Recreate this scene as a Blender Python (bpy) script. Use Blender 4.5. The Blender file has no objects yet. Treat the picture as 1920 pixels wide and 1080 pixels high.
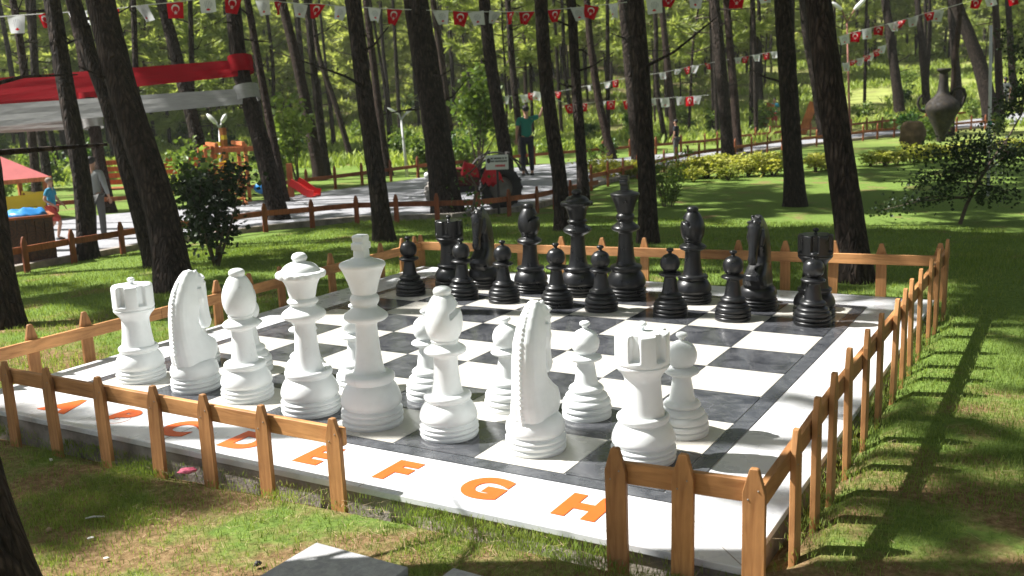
import bpy, bmesh, math, random
import numpy as np
from mathutils import Vector, Matrix, noise as mnoise

S = 0.46                       # one chess square, metres
scene = bpy.context.scene
col = scene.collection
PI = math.pi
R_ = math.radians

# ------------------------------------------------------------------ camera maths (real positions are worked out from here)
CF = 1838.344
CR = np.array([[0.863575, 0.502756, -0.038388], [0.065087, -0.186648, -0.980268], [-0.500001, 0.844037, -0.193908]])
CP = np.array([5.0929, -3.5375, 1.6204])

def sstep(a, b, x):
    t = min(1.0, max(0.0, (x - a) / (b - a)))
    return t * t * (3 - 2 * t)

def gz(x, y):
    """height of the lawn; the top of the board is z = 0"""
    z = -0.035
    dx = max(-0.6 - x, x - 4.3, 0.0)
    dy = max(-0.6 - y, y - 4.3, 0.0)
    d = math.hypot(dx, dy)
    z -= 0.20 * sstep(0.6, 7.0, d) * sstep(-1.5, 1.0, y + 0.5 * max(0, -x))
    z -= 0.085 * sstep(3.0, 0.6, x) * sstep(-0.3, -0.62, y) * sstep(-5, -1, x)
    D = math.hypot(x - 5.1, y + 3.5)
    if D > 40 and y > 10:
        z += 0.135 * (D - 40) ** 2 / (D - 40 + 9.0)
    return z

def ray(u, v):
    d = np.array([(u - 960) / CF, (v - 540) / CF, 1.0])
    return CR.T @ d

def hit(u, v, off=0.0):
    """where the view through a pixel meets the lawn"""
    d = ray(u, v); t0 = 0.5
    prev = 0.5; t = 0.5
    while t < 150:
        p = CP + d * t
        if p[2] < gz(p[0], p[1]) + off:
            lo, hi = prev, t
            for _ in range(30):
                m = (lo + hi) / 2
                q = CP + d * m
                if q[2] < gz(q[0], q[1]) + off: hi = m
                else: lo = m
            q = CP + d * hi
            return Vector((q[0], q[1], q[2]))
        prev = t; t += 0.15
    q = CP + d * 60
    return Vector(q)

def at(u, v, D):
    q = CP + ray(u, v) * D
    return Vector(q)

def depth(p):
    return float((CR @ (np.array(p) - CP))[2])

# ------------------------------------------------------------------ scene helpers
def new_empty(name, loc, rz=0.0):
    o = bpy.data.objects.new(name, None); col.objects.link(o)
    o.location = loc; o.rotation_euler = (0, 0, rz); o.empty_display_size = 0.1
    return o

def tag(o, label=None, cat=None, group=None, kind=None):
    if label: o['label'] = label
    if cat: o['category'] = cat
    if group: o['group'] = group
    if kind: o['kind'] = kind
    return o

def thing(name, label, cat, loc=(0, 0, 0), rz=0.0, group=None):
    return tag(new_empty(name, loc, rz), label, cat, group)

def link(name, me, parent=None, mats=None):
    o = bpy.data.objects.new(name, me); col.objects.link(o)
    if mats:
        if len(me.materials): me.materials.clear()
        for m in (mats if isinstance(mats, (list, tuple)) else [mats]): me.materials.append(m)
    if parent: o.parent = parent
    return o

kids = {}
def copy_tree(o, parent=None):
    c = o.copy(); col.objects.link(c)
    if parent: c.parent = parent
    for ch in list(o.children): copy_tree(ch, c)
    return c

class MB:
    def __init__(s): s.v = []; s.f = []; s.m = []; s.uv = None
    def add(s, vs, fs, mi=0):
        b = len(s.v)
        s.v += [tuple(v) for v in vs]
        s.f += [tuple(i + b for i in f) for f in fs]
        s.m += [mi] * len(fs)
        return s
    def box(s, c, sz, rz=0.0, mi=0, M=None):
        x, y, z = sz[0] / 2, sz[1] / 2, sz[2] / 2
        vs = [Vector((a * x, b * y, d * z)) for a in (-1, 1) for b in (-1, 1) for d in (-1, 1)]
        if M is None: M = Matrix.Rotation(rz, 3, 'Z')
        vs = [M @ v + Vector(c) for v in vs]
        return s.add(vs, [(0, 1, 3, 2), (4, 6, 7, 5), (0, 4, 5, 1), (2, 3, 7, 6), (0, 2, 6, 4), (1, 5, 7, 3)], mi)
    def bar(s, a, b, w, h, mi=0):
        a = Vector(a); b = Vector(b); d = (b - a); L = d.length; d.normalize()
        up = Vector((0, 0, 1)) if abs(d.z) < 0.95 else Vector((1, 0, 0))
        x = d.cross(up).normalized(); z = x.cross(d)
        M = Matrix((x, d, z)).transposed()
        return s.box((a + b) / 2, (w, L, h), M=M, mi=mi)
    def tube(s, pts, rad, n=8, mi=0, cap=True, disp=None):
        pts = [Vector(p) for p in pts]
        if not isinstance(rad, (list, tuple)): rad = [rad] * len(pts)
        vs = []; fs = []
        t = (pts[1] - pts[0]).normalized()
        x = t.cross(Vector((0.31, 0.95, 0.02))).normalized()
        if x.length < 0.1: x = Vector((1, 0, 0))
        for i, p in enumerate(pts):
            a = pts[max(0, i - 1)]; b = pts[min(len(pts) - 1, i + 1)]
            t = (b - a).normalized()
            x = (x - t * x.dot(t)).normalized(); y = t.cross(x)
            for k in range(n):
                th = 2 * PI * k / n
                r = rad[i]
                if disp: r *= disp(i, k, th)
                vs.append(p + (x * math.cos(th) + y * math.sin(th)) * r)
        for i in range(len(pts) - 1):
            for k in range(n):
                k2 = (k + 1) % n
                fs.append((i * n + k, i * n + k2, (i + 1) * n + k2, (i + 1) * n + k))
        if cap:
            fs.append(tuple(range(n - 1, -1, -1)))
            fs.append(tuple((len(pts) - 1) * n + k for k in range(n)))
        return s.add(vs, fs, mi)
    def lathe(s, prof, n=48, mi=0, rf=None, c=(0, 0, 0)):
        vs = []; fs = []; m = len(prof)
        for r, z in prof:
            for k in range(n):
                th = 2 * PI * k / n
                rr = r if rf is None else rf(r, z, th)
                vs.append((c[0] + rr * math.cos(th), c[1] + rr * math.sin(th), c[2] + z))
        for i in range(m - 1):
            for k in range(n):
                k2 = (k + 1) % n
                fs.append((i * n + k, i * n + k2, (i + 1) * n + k2, (i + 1) * n + k))
        return s.add(vs, fs, mi)
    def ball(s, c, r, n=10, mi=0):
        if not isinstance(r, (tuple, list)): r = (r, r, r)
        m = max(4, n // 2)
        vs = [(c[0], c[1], c[2] + r[2])]; fs = []
        for i in range(1, m):
            ph = PI * i / m
            for k in range(n):
                th = 2 * PI * k / n
                vs.append((c[0] + r[0] * math.sin(ph) * math.cos(th), c[1] + r[1] * math.sin(ph) * math.sin(th), c[2] + r[2] * math.cos(ph)))
        vs.append((c[0], c[1], c[2] - r[2])); L = len(vs) - 1
        for k in range(n):
            k2 = (k + 1) % n
            fs.append((0, 1 + k, 1 + k2)); fs.append((L, L - n + k2, L - n + k))
            for i in range(m - 2):
                a = 1 + i * n
                fs.append((a + k, a + n + k, a + n + k2, a + k2))
        return s.add(vs, fs, mi)
    def prism(s, poly, a, b, axis='Y', mi=0):
        """poly of (p, q) pushed from a to b along an axis; p,q are the other two axes in order"""
        def P(p, q, t):
            return {'X': (t, p, q), 'Y': (p, t, q), 'Z': (p, q, t)}[axis]
        n = len(poly)
        vs = [P(p, q, a) for p, q in poly] + [P(p, q, b) for p, q in poly]
        fs = [tuple(range(n)), tuple(range(2 * n - 1, n - 1, -1))]
        for i in range(n):
            j = (i + 1) % n
            fs.append((i, i + n, j + n, j))
        return s.add(vs, fs, mi)
    def mesh(s, name, smooth=False, fix=True):
        me = bpy.data.meshes.new(name); me.from_pydata(s.v, [], s.f)
        me.polygons.foreach_set('material_index', s.m)
        if smooth: me.polygons.foreach_set('use_smooth', [True] * len(me.polygons))
        if fix:
            bm = bmesh.new(); bm.from_mesh(me)
            bmesh.ops.recalc_face_normals(bm, faces=bm.faces); bm.to_mesh(me); bm.free()
        me.update(); return me
    def build(s, name, mats, parent=None, smooth=False, fix=True):
        return link(name, s.mesh(name, smooth, fix), parent, mats)

def big_mesh(name, V, F, mats, parent=None, mi=None, smooth=False):
    """fast path for foliage and grass: V (n,3), F (m,3)"""
    me = bpy.data.meshes.new(name)
    V = np.asarray(V, np.float32); F = np.asarray(F, np.int32)
    k = F.shape[1]
    me.vertices.add(len(V)); me.vertices.foreach_set('co', V.ravel())
    me.loops.add(F.size); me.loops.foreach_set('vertex_index', F.ravel())
    me.polygons.add(len(F)); me.polygons.foreach_set('loop_start', np.arange(0, F.size, k, dtype=np.int32))
    if mi is not None: me.polygons.foreach_set('material_index', np.asarray(mi, np.int32))
    if smooth: me.polygons.foreach_set('use_smooth', np.ones(len(F), bool))
    me.update(calc_edges=True)
    return link(name, me, parent, mats)

def apply_mods(me, mods):
    o = bpy.data.objects.new('tmp', me); col.objects.link(o)
    for t, kw in mods:
        m = o.modifiers.new(t, t)
        for k, v in kw.items(): setattr(m, k, v)
    return o

def evaluated(o):
    dg = bpy.context.evaluated_depsgraph_get(); dg.update()
    me = bpy.data.meshes.new_from_object(o.evaluated_get(dg))
    old = o.data
    bpy.data.objects.remove(o)
    return me

# ------------------------------------------------------------------ materials
class NT:
    def __init__(s, name):
        s.m = bpy.data.materials.new(name); s.m.use_nodes = True
        s.t = s.m.node_tree; s.t.nodes.clear()
        s.out = s.t.nodes.new('ShaderNodeOutputMaterial')
    def n(s, typ, **kw):
        nd = s.t.nodes.new(typ)
        for k, v in kw.items():
            if k.startswith('i_'):
                key = k[2:]
                key = int(key) if key.isdigit() else key.replace('_', ' ')
                nd.inputs[key].default_value = v
            else: setattr(nd, k, v)
        return nd
    def l(s, a, b): s.t.links.new(a, b)
    def coord(s, kind='Object', scale=(1, 1, 1)):
        c = s.n('ShaderNodeTexCoord'); mp = s.n('ShaderNodeMapping')
        mp.inputs['Scale'].default_value = scale
        s.l(c.outputs[kind], mp.inputs['Vector']); return mp.outputs['Vector']
    def noise(s, vec, scale, detail=4, rough=0.55, dist=0.0):
        nd = s.n('ShaderNodeTexNoise'); nd.inputs['Scale'].default_value = scale
        nd.inputs['Detail'].default_value = detail; nd.inputs['Roughness'].default_value = rough
        nd.inputs['Distortion'].default_value = dist
        if vec is not None: s.l(vec, nd.inputs['Vector'])
        return nd.outputs['Fac']
    def ramp(s, fac, stops):
        r = s.n('ShaderNodeValToRGB'); e = r.color_ramp.elements
        while len(e) > 1: e.remove(e[-1])
        for i, (p, c) in enumerate(stops):
            c = c if len(c) == 4 else (*c, 1)
            if i == 0: e[0].position = p; e[0].color = c
            else:
                k = e.new(p); k.color = c
        s.l(fac, r.inputs['Fac']); return r.outputs['Color']
    def mix(s, fac, a, b, blend='MIX'):
        m = s.n('ShaderNodeMix', data_type='RGBA', blend_type=blend)
        for sock, v in ((m.inputs['Factor'], fac), (m.inputs['A'], a), (m.inputs['B'], b)):
            if hasattr(v, 'is_linked'): s.l(v, sock)
            else:
                try: sock.default_value = v
                except Exception: sock.default_value = (*v, 1)
        # Mix node has several A/B; pick the colour ones
        return m
    def mixc(s, fac, a, b, blend='MIX'):
        m = s.n('ShaderNodeMix', data_type='RGBA', blend_type=blend)
        for idx, v in ((0, fac), (6, a), (7, b)):
            sk = m.inputs[idx]
            if isinstance(v, bpy.types.NodeSocket): s.l(v, sk)
            elif idx == 0: sk.default_value = v
            else: sk.default_value = v if len(v) == 4 else (*v, 1)
        return m.outputs[2]
    def math(s, op, a, b=None, c=None, clamp=False):
        m = s.n('ShaderNodeMath', operation=op, use_clamp=clamp)
        for i, v in enumerate((a, b, c)):
            if v is None: continue
            if isinstance(v, bpy.types.NodeSocket): s.l(v, m.inputs[i])
            else: m.inputs[i].default_value = v
        return m.outputs[0]
    def bump(s, h, strength=0.3, dist=0.01):
        b = s.n('ShaderNodeBump'); b.inputs['Strength'].default_value = strength; b.inputs['Distance'].default_value = dist
        s.l(h, b.inputs['Height']); return b.outputs['Normal']
    def principled(s, colr, rough=0.6, normal=None, spec=0.5, **kw):
        p = s.n('ShaderNodeBsdfPrincipled')
        if isinstance(colr, bpy.types.NodeSocket): s.l(colr, p.inputs['Base Color'])
        else: p.inputs['Base Color'].default_value = (*colr, 1)
        if isinstance(rough, bpy.types.NodeSocket): s.l(rough, p.inputs['Roughness'])
        else: p.inputs['Roughness'].default_value = rough
        p.inputs['Specular IOR Level'].default_value = spec
        if normal is not None: s.l(normal, p.inputs['Normal'])
        for k, v in kw.items(): p.inputs[k.replace('_', ' ')].default_value = v
        s.l(p.outputs['BSDF'], s.out.inputs['Surface']); return p

def simple(name, c, rough=0.6, var=0.15, scale=6.0, spec=0.4, bump=0.0):
    t = NT(name); v = t.coord()
    f = t.noise(v, scale, 5)
    lo = tuple(max(0, x * (1 - var)) for x in c); hi = tuple(min(1, x * (1 + var)) for x in c)
    cc = t.ramp(f, [(0.3, lo), (0.7, hi)])
    nrm = t.bump(t.noise(v, scale * 8, 4), bump, 0.01) if bump else None
    t.principled(cc, rough, nrm, spec); return t.m

def mat_leaf(name, c1, c2, c3, trans=0.35, rough=0.5, scale=1.5):
    t = NT(name)
    g = t.n('ShaderNodeNewGeometry')
    v = t.coord('Object')
    f = t.noise(v, scale, 3)
    oi = t.n('ShaderNodeObjectInfo')
    f2 = t.math('ADD', t.math('MULTIPLY', f, 0.75), t.math('MULTIPLY', oi.outputs['Random'], 0.25))
    try:
        isl = g.outputs['Random Per Island']
        f2 = t.math('ADD', t.math('MULTIPLY', f2, 0.72), t.math('MULTIPLY', isl, 0.28))
    except Exception: pass
    c = t.ramp(f2, [(0.25, c1), (0.5, c2), (0.75, c3)])
    d = t.n('ShaderNodeBsdfPrincipled'); d.inputs['Roughness'].default_value = rough
    d.inputs['Specular IOR Level'].default_value = 0.3
    t.l(c, d.inputs['Base Color'])
    tr = t.n('ShaderNodeBsdfTranslucent')
    ct = t.mixc(1.0, c, (1.25, 1.25, 0.6), 'MULTIPLY')
    t.l(ct, tr.inputs['Color'])
    mx = t.n('ShaderNodeMixShader'); mx.inputs[0].default_value = trans
    t.l(d.outputs['BSDF'], mx.inputs[1]); t.l(tr.outputs['BSDF'], mx.inputs[2])
    t.l(mx.outputs[0], t.out.inputs['Surface']); return t.m

def mat_bark(name, dark, light, sc=9.0):
    t = NT(name); v = t.coord('Object', (1, 1, 0.26))
    dv = t.n('ShaderNodeVectorMath', operation='ADD')
    ns = t.n('ShaderNodeTexNoise'); ns.inputs['Scale'].default_value = 7; t.l(v, ns.inputs['Vector'])
    sv = t.n('ShaderNodeVectorMath', operation='SCALE'); sv.inputs['Scale'].default_value = 0.12
    t.l(ns.outputs['Color'], sv.inputs[0]); t.l(v, dv.inputs[0]); t.l(sv.outputs[0], dv.inputs[1])
    vo = t.n('ShaderNodeTexVoronoi', feature='DISTANCE_TO_EDGE'); vo.inputs['Scale'].default_value = sc * 2.7
    t.l(dv.outputs[0], vo.inputs['Vector'])
    e = t.ramp(vo.outputs['Distance'], [(0.0, (0, 0, 0)), (0.30, (1, 1, 1))])
    f = t.noise(v, sc * 3, 6, 0.65)
    h = t.math('ADD', t.math('MULTIPLY', e, 0.8), t.math('MULTIPLY', f, 0.5))
    plate = t.ramp(f, [(0.35, dark), (0.68, light)])
    c = t.mixc(t.math('MULTIPLY_ADD', e, 0.7, 0.3), tuple(x * 0.5 for x in dark), plate)
    t.principled(c, 0.9, t.bump(h, 0.9, 0.03), 0.15); return t.m

def mat_wood(name, c, dark, sc=3.0, axis=(9, 9, 1)):
    t = NT(name); v = t.coord('Object', axis)
    f = t.noise(v, sc, 6, 0.6, 1.2)
    oi = t.n('ShaderNodeObjectInfo')
    cc = t.ramp(f, [(0.28, dark), (0.5, c), (0.72, tuple(min(1, x * 1.25) for x in c))])
    w = t.ramp(t.noise(t.coord('Object'), 3.0, 4), [(0.35, (0.72, 0.7, 0.68)), (0.65, (1.12, 1.1, 1.08))])
    cc = t.mixc(1.0, cc, w, 'MULTIPLY')
    k = t.ramp(oi.outputs['Random'], [(0.0, (0.78, 0.76, 0.74)), (1.0, (1.15, 1.15, 1.15))])
    cc = t.mixc(1.0, cc, k, 'MULTIPLY')
    t.principled(cc, 0.62, t.bump(f, 0.35, 0.004), 0.3); return t.m

def mat_tile(name, base, hi, vein, rough=0.16, sc=1.6, vs=0.5, grout=None):
    t = NT(name); v = t.coord('Object')
    f = t.noise(v, sc * 2.0, 8, 0.62, 0.6)
    w = t.noise(v, sc * 0.9, 7, 0.6, 2.5)
    vein_f = t.ramp(w, [(0.46, (0, 0, 0)), (0.5, (1, 1, 1)), (0.54, (0, 0, 0))])
    c = t.ramp(f, [(0.3, base), (0.72, hi)])
    c = t.mixc(t.math('MULTIPLY', vein_f, vs), c, vein)
    rg = t.ramp(t.noise(v, 9, 5), [(0.3, (rough * 0.75,) * 3), (0.7, (rough * 1.5,) * 3)])
    t.principled(c, rg, t.bump(t.noise(v, 55, 3), 0.03, 0.002), 0.5); return t.m

def mat_paint(name, c, rough, sheen=0.0, dirt=0.06, bump=0.04, dcol=None, dlo=0.42, stain=None):
    t = NT(name); v = t.coord('Object')
    oi = t.n('ShaderNodeObjectInfo')
    vv = t.n('ShaderNodeVectorMath', operation='ADD'); t.l(v, vv.inputs[0]); t.l(oi.outputs['Location'], vv.inputs[1])
    f = t.noise(vv.outputs[0], 7, 6, 0.65)
    d = dcol or tuple(x * (1 - dirt) for x in c)
    cc = t.ramp(f, [(dlo - 0.12, d), (dlo + 0.14, c)])
    if stain:      # scuffs and old splashes
        mp = t.n('ShaderNodeMapping'); mp.inputs['Scale'].default_value = (1, 1, 0.45); t.l(vv.outputs[0], mp.inputs['Vector'])
        k1 = t.ramp(t.noise(mp.outputs['Vector'], 22, 7, 0.7, 0.8), [(0.63, (0, 0, 0)), (0.70, (1, 1, 1))])
        k2 = t.ramp(t.noise(vv.outputs[0], 3.2, 3), [(0.42, (0, 0, 0)), (0.6, (1, 1, 1))])
        cc = t.mixc(t.math('MULTIPLY', t.math('MULTIPLY', k1, k2), 0.55), cc, stain)
    rg = t.ramp(t.noise(vv.outputs[0], 11, 5), [(0.3, (rough * 0.8,) * 3), (0.7, (min(1, rough * 1.35),) * 3)])
    t.principled(cc, rg, t.bump(t.noise(vv.outputs[0], 38, 4), bump, 0.004), 0.45); return t.m

M = {}
M['white'] = mat_paint('white_paint', (0.74, 0.765, 0.765), 0.38, dirt=0.10, stain=(0.42, 0.41, 0.38))
M['black'] = mat_paint('black_plastic', (0.007, 0.0075, 0.009), 0.31, dcol=(0.014, 0.014, 0.014), bump=0.06)
M['marble'] = mat_tile('white_marble', (0.55, 0.56, 0.585), (0.69, 0.69, 0.69), (0.40, 0.42, 0.47), 0.28, 1.2, 0.35)
M['cream'] = mat_tile('cream_marble', (0.50, 0.478, 0.43), (0.60, 0.58, 0.53), (0.42, 0.39, 0.33), 0.2, 2.2, 0.25)
M['dark'] = mat_tile('dark_marble', (0.014, 0.016, 0.020), (0.095, 0.098, 0.108), (0.15, 0.15, 0.155), 0.14, 2.6, 0.30)
M['strip'] = mat_tile('dark_strip', (0.028, 0.031, 0.037), (0.10, 0.105, 0.115), (0.12, 0.12, 0.13), 0.22, 5, 0.15)
M['concrete'] = simple('old_concrete', (0.26, 0.23, 0.20), 0.9, 0.4, 9, 0.2, 0.5)
M['grey_tile'] = mat_tile('grey_granite', (0.25, 0.25, 0.26), (0.42, 0.42, 0.42), (0.2, 0.2, 0.2), 0.6, 14, 0.3)
M['orange'] = simple('orange_paint', (0.62, 0.105, 0.010), 0.55, 0.1, 7)
M['wood'] = mat_wood('fence_wood', (0.47, 0.235, 0.092), (0.30, 0.13, 0.045))
M['wood_x'] = mat_wood('fence_rail_wood_x', (0.47, 0.235, 0.092), (0.30, 0.13, 0.045), axis=(1, 9, 9))
M['wood_y'] = mat_wood('fence_rail_wood_y', (0.47, 0.235, 0.092), (0.30, 0.13, 0.045), axis=(9, 1, 9))
M['wood_far'] = mat_wood('path_fence_wood', (0.30, 0.085, 0.03), (0.15, 0.04, 0.015))
M['playwood'] = mat_wood('play_wood', (0.50, 0.17, 0.06), (0.3, 0.09, 0.03))
M['bark'] = mat_bark('pine_bark', (0.012, 0.009, 0.007), (0.088, 0.064, 0.050))
M['bark_red'] = mat_bark('young_pine_bark', (0.026, 0.017, 0.013), (0.09, 0.057, 0.042), 12)
M['twig'] = simple('twig', (0.10, 0.075, 0.055), 0.9, 0.3, 10)
M['needle'] = mat_leaf('pine_needles', (0.21, 0.27, 0.09), (0.33, 0.385, 0.14), (0.46, 0.49, 0.22), 0.55)
M['leaf'] = mat_leaf('broad_leaf', (0.022, 0.06, 0.014), (0.05, 0.11, 0.022), (0.10, 0.17, 0.035), 0.35, 0.4)
M['leaf_bright'] = mat_leaf('bright_leaf', (0.07, 0.13, 0.025), (0.15, 0.22, 0.05), (0.25, 0.32, 0.09), 0.45, 0.45)
M['cover'] = mat_leaf('undergrowth_leaf', (0.15, 0.21, 0.05), (0.27, 0.35, 0.085), (0.42, 0.47, 0.15), 0.4, 0.6, 0.5)
M['leaf_shade'] = mat_leaf('shaded_leaf', (0.012, 0.026, 0.010), (0.028, 0.050, 0.018), (0.075, 0.10, 0.04), 0.25, 0.45)  # shade over the bush and sapling is put into these leaf colours
M['leaf_yellow'] = mat_leaf('golden_leaf', (0.15, 0.20, 0.03), (0.36, 0.38, 0.07), (0.56, 0.52, 0.12), 0.35, 0.5, 5)
M['grass'] = mat_leaf('grass_blade', (0.115, 0.175, 0.036), (0.22, 0.295, 0.070), (0.38, 0.385, 0.15), 0.45, 0.6, 1.3)
M['straw'] = simple('dry_needle', (0.38, 0.29, 0.17), 0.9, 0.3, 9)
M['red'] = simple('red_cloth', (0.55, 0.012, 0.022), 0.75, 0.2, 3)
M['white_cloth'] = simple('white_cloth', (0.70, 0.70, 0.68), 0.8, 0.06, 3)
M['cord'] = simple('cord', (0.6, 0.6, 0.58), 0.8)
M['metal_pale'] = simple('pale_metal', (0.55, 0.56, 0.55), 0.45, 0.1, 4)
M['nail'] = simple('dull_nail', (0.22, 0.20, 0.18), 0.6)
M['lampwhite'] = simple('lamp_white', (0.8, 0.8, 0.78), 0.3, 0.05, 4)
M['lampred'] = simple('lamp_post_rust', (0.24, 0.10, 0.07), 0.7, 0.3, 8)
M['skin'] = simple('skin', (0.42, 0.23, 0.15), 0.55, 0.08, 6)
M['hair'] = simple('hair', (0.012, 0.010, 0.009), 0.6, 0.3, 20)
M['fairhair'] = simple('grey_cap', (0.22, 0.17, 0.13), 0.7, 0.2, 15)
M['green_shirt'] = simple('green_shirt', (0.01, 0.16, 0.115), 0.8, 0.15, 5)
M['dark_trousers'] = simple('dark_trousers', (0.014, 0.016, 0.024), 0.85, 0.2, 5)
M['grey_shirt'] = simple('grey_shirt', (0.24, 0.25, 0.24), 0.85, 0.1, 5)
M['grey_trousers'] = simple('grey_trousers', (0.075, 0.075, 0.07), 0.85, 0.15, 5)
M['blue_shirt'] = simple('blue_shirt', (0.02, 0.20, 0.32), 0.8, 0.15, 5)
M['red_shorts'] = simple('red_shorts', (0.38, 0.05, 0.035), 0.85, 0.15, 5)
M['shoe'] = simple('shoe', (0.03, 0.028, 0.026), 0.7)
M['rubber'] = simple('tyre_rubber', (0.30, 0.28, 0.25), 0.9, 0.25, 8, 0.2, 0.3)
M['rubber_dark'] = simple('tyre_dark', (0.03, 0.03, 0.03), 0.9, 0.25, 8)
M['iron'] = simple('dark_iron', (0.045, 0.04, 0.038), 0.6, 0.3, 6)
M['tred'] = simple('tractor_red', (0.10, 0.012, 0.010), 0.5, 0.2, 4)
M['slide_red'] = simple('slide_red', (0.75, 0.03, 0.03), 0.35, 0.05, 3)
M['yellow'] = simple('yellow_panel', (0.80, 0.56, 0.02), 0.5, 0.06, 3)
M['pinkroof'] = simple('red_roof', (0.62, 0.17, 0.17), 0.7, 0.12, 3)
M['blue_bag'] = simple('blue_bag', (0.03, 0.22, 0.55), 0.35, 0.15, 6)
M['bronze'] = mat_paint('jug_bronze', (0.014, 0.010, 0.007), 0.75, dcol=(0.05, 0.035, 0.015), dlo=0.36, bump=0.3)
M['stone'] = simple('rough_stone', (0.11, 0.075, 0.045), 0.9, 0.4, 5, 0.2, 0.6)
M['pink'] = simple('pink_plastic', (0.80, 0.16, 0.26), 0.5, 0.2, 20)
M['litter'] = simple('paper_scrap', (0.62, 0.60, 0.56), 0.8, 0.1, 8)
M['tan'] = simple('tan_stone', (0.42, 0.30, 0.18), 0.85, 0.2, 12)
M['eye'] = simple('eye_dark', (0.02, 0.015, 0.012), 0.3)
M['teal'] = simple('teal_cloth', (0.06, 0.28, 0.2), 0.7)

def mat_ground():
    t = NT('lawn_soil'); v = t.coord('Object')
    f = t.noise(v, 1.4, 7, 0.68); f2 = t.noise(v, 26, 8, 0.75)
    big = t.noise(v, 0.22, 4, 0.55)
    g = t.ramp(f2, [(0.30, (0.085, 0.135, 0.028)), (0.55, (0.15, 0.225, 0.046)), (0.78, (0.24, 0.275, 0.082))])
    s = t.ramp(f2, [(0.34, (0.10, 0.05, 0.028)), (0.5, (0.24, 0.125, 0.075)), (0.68, (0.42, 0.27, 0.17))])
    sep = t.n('ShaderNodeSeparateXYZ'); t.l(v, sep.inputs[0])
    # bare soil is worn in along the front of the board and thins out away from it
    near = t.math('SUBTRACT', 1.0, t.math('MULTIPLY', t.math('ADD', sep.outputs['Y'], 0.2), 0.28), clamp=True)
    bare = t.ramp(t.math('ADD', f, t.math('MULTIPLY', near, 0.15)), [(0.56, (0, 0, 0)), (0.68, (1, 1, 1))])
    c = t.mixc(t.math('MULTIPLY', bare, 0.8), g, s)
    # undergrowth of the far slope is a paler, yellower green with brown litter
    far = t.math('MULTIPLY', t.math('SUBTRACT', sep.outputs['Y'], 24.0), 0.08, clamp=True)
    ug = t.ramp(t.math('ADD', t.math('MULTIPLY', t.noise(v, 0.9, 7, 0.7), 0.6), t.math('MULTIPLY', big, 0.4)), [(0.36, (0.09, 0.08, 0.04)), (0.46, (0.20, 0.21, 0.07)), (0.54, (0.27, 0.31, 0.085)), (0.68, (0.36, 0.39, 0.14))])
    # brown needle litter covers the ground under the denser pines on the left
    lt = t.math('MULTIPLY', t.math('SUBTRACT', -8.0, sep.outputs['X']), 0.10, clamp=True)
    litter = t.ramp(t.noise(v, 0.7, 7, 0.7), [(0.36, (0.07, 0.05, 0.03)), (0.5, (0.15, 0.125, 0.06)), (0.66, (0.20, 0.22, 0.07))])
    ug = t.mixc(lt, ug, litter)
    c = t.mixc(far, c, ug)
    t.principled(c, 0.95, t.bump(f2, 0.8, 0.03), 0.1); return t.m
M['ground'] = mat_ground()

def mat_path():
    t = NT('path_paving'); v = t.coord('Object')
    b = t.n('ShaderNodeTexBrick'); b.inputs['Scale'].default_value = 4.0
    b.inputs['Color1'].default_value = (0.25, 0.25, 0.27, 1); b.inputs['Color2'].default_value = (0.31, 0.31, 0.33, 1)
    b.inputs['Mortar'].default_value = (0.18, 0.18, 0.18, 1); b.inputs['Mortar Size'].default_value = 0.012
    t.l(v, b.inputs['Vector'])
    f = t.ramp(t.noise(v, 2, 6), [(0.3, (0.8, 0.8, 0.8)), (0.7, (1.12, 1.12, 1.12))])
    t.principled(t.mixc(1.0, b.outputs['Color'], f, 'MULTIPLY'), 0.85); return t.m
M['path'] = mat_path()

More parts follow.
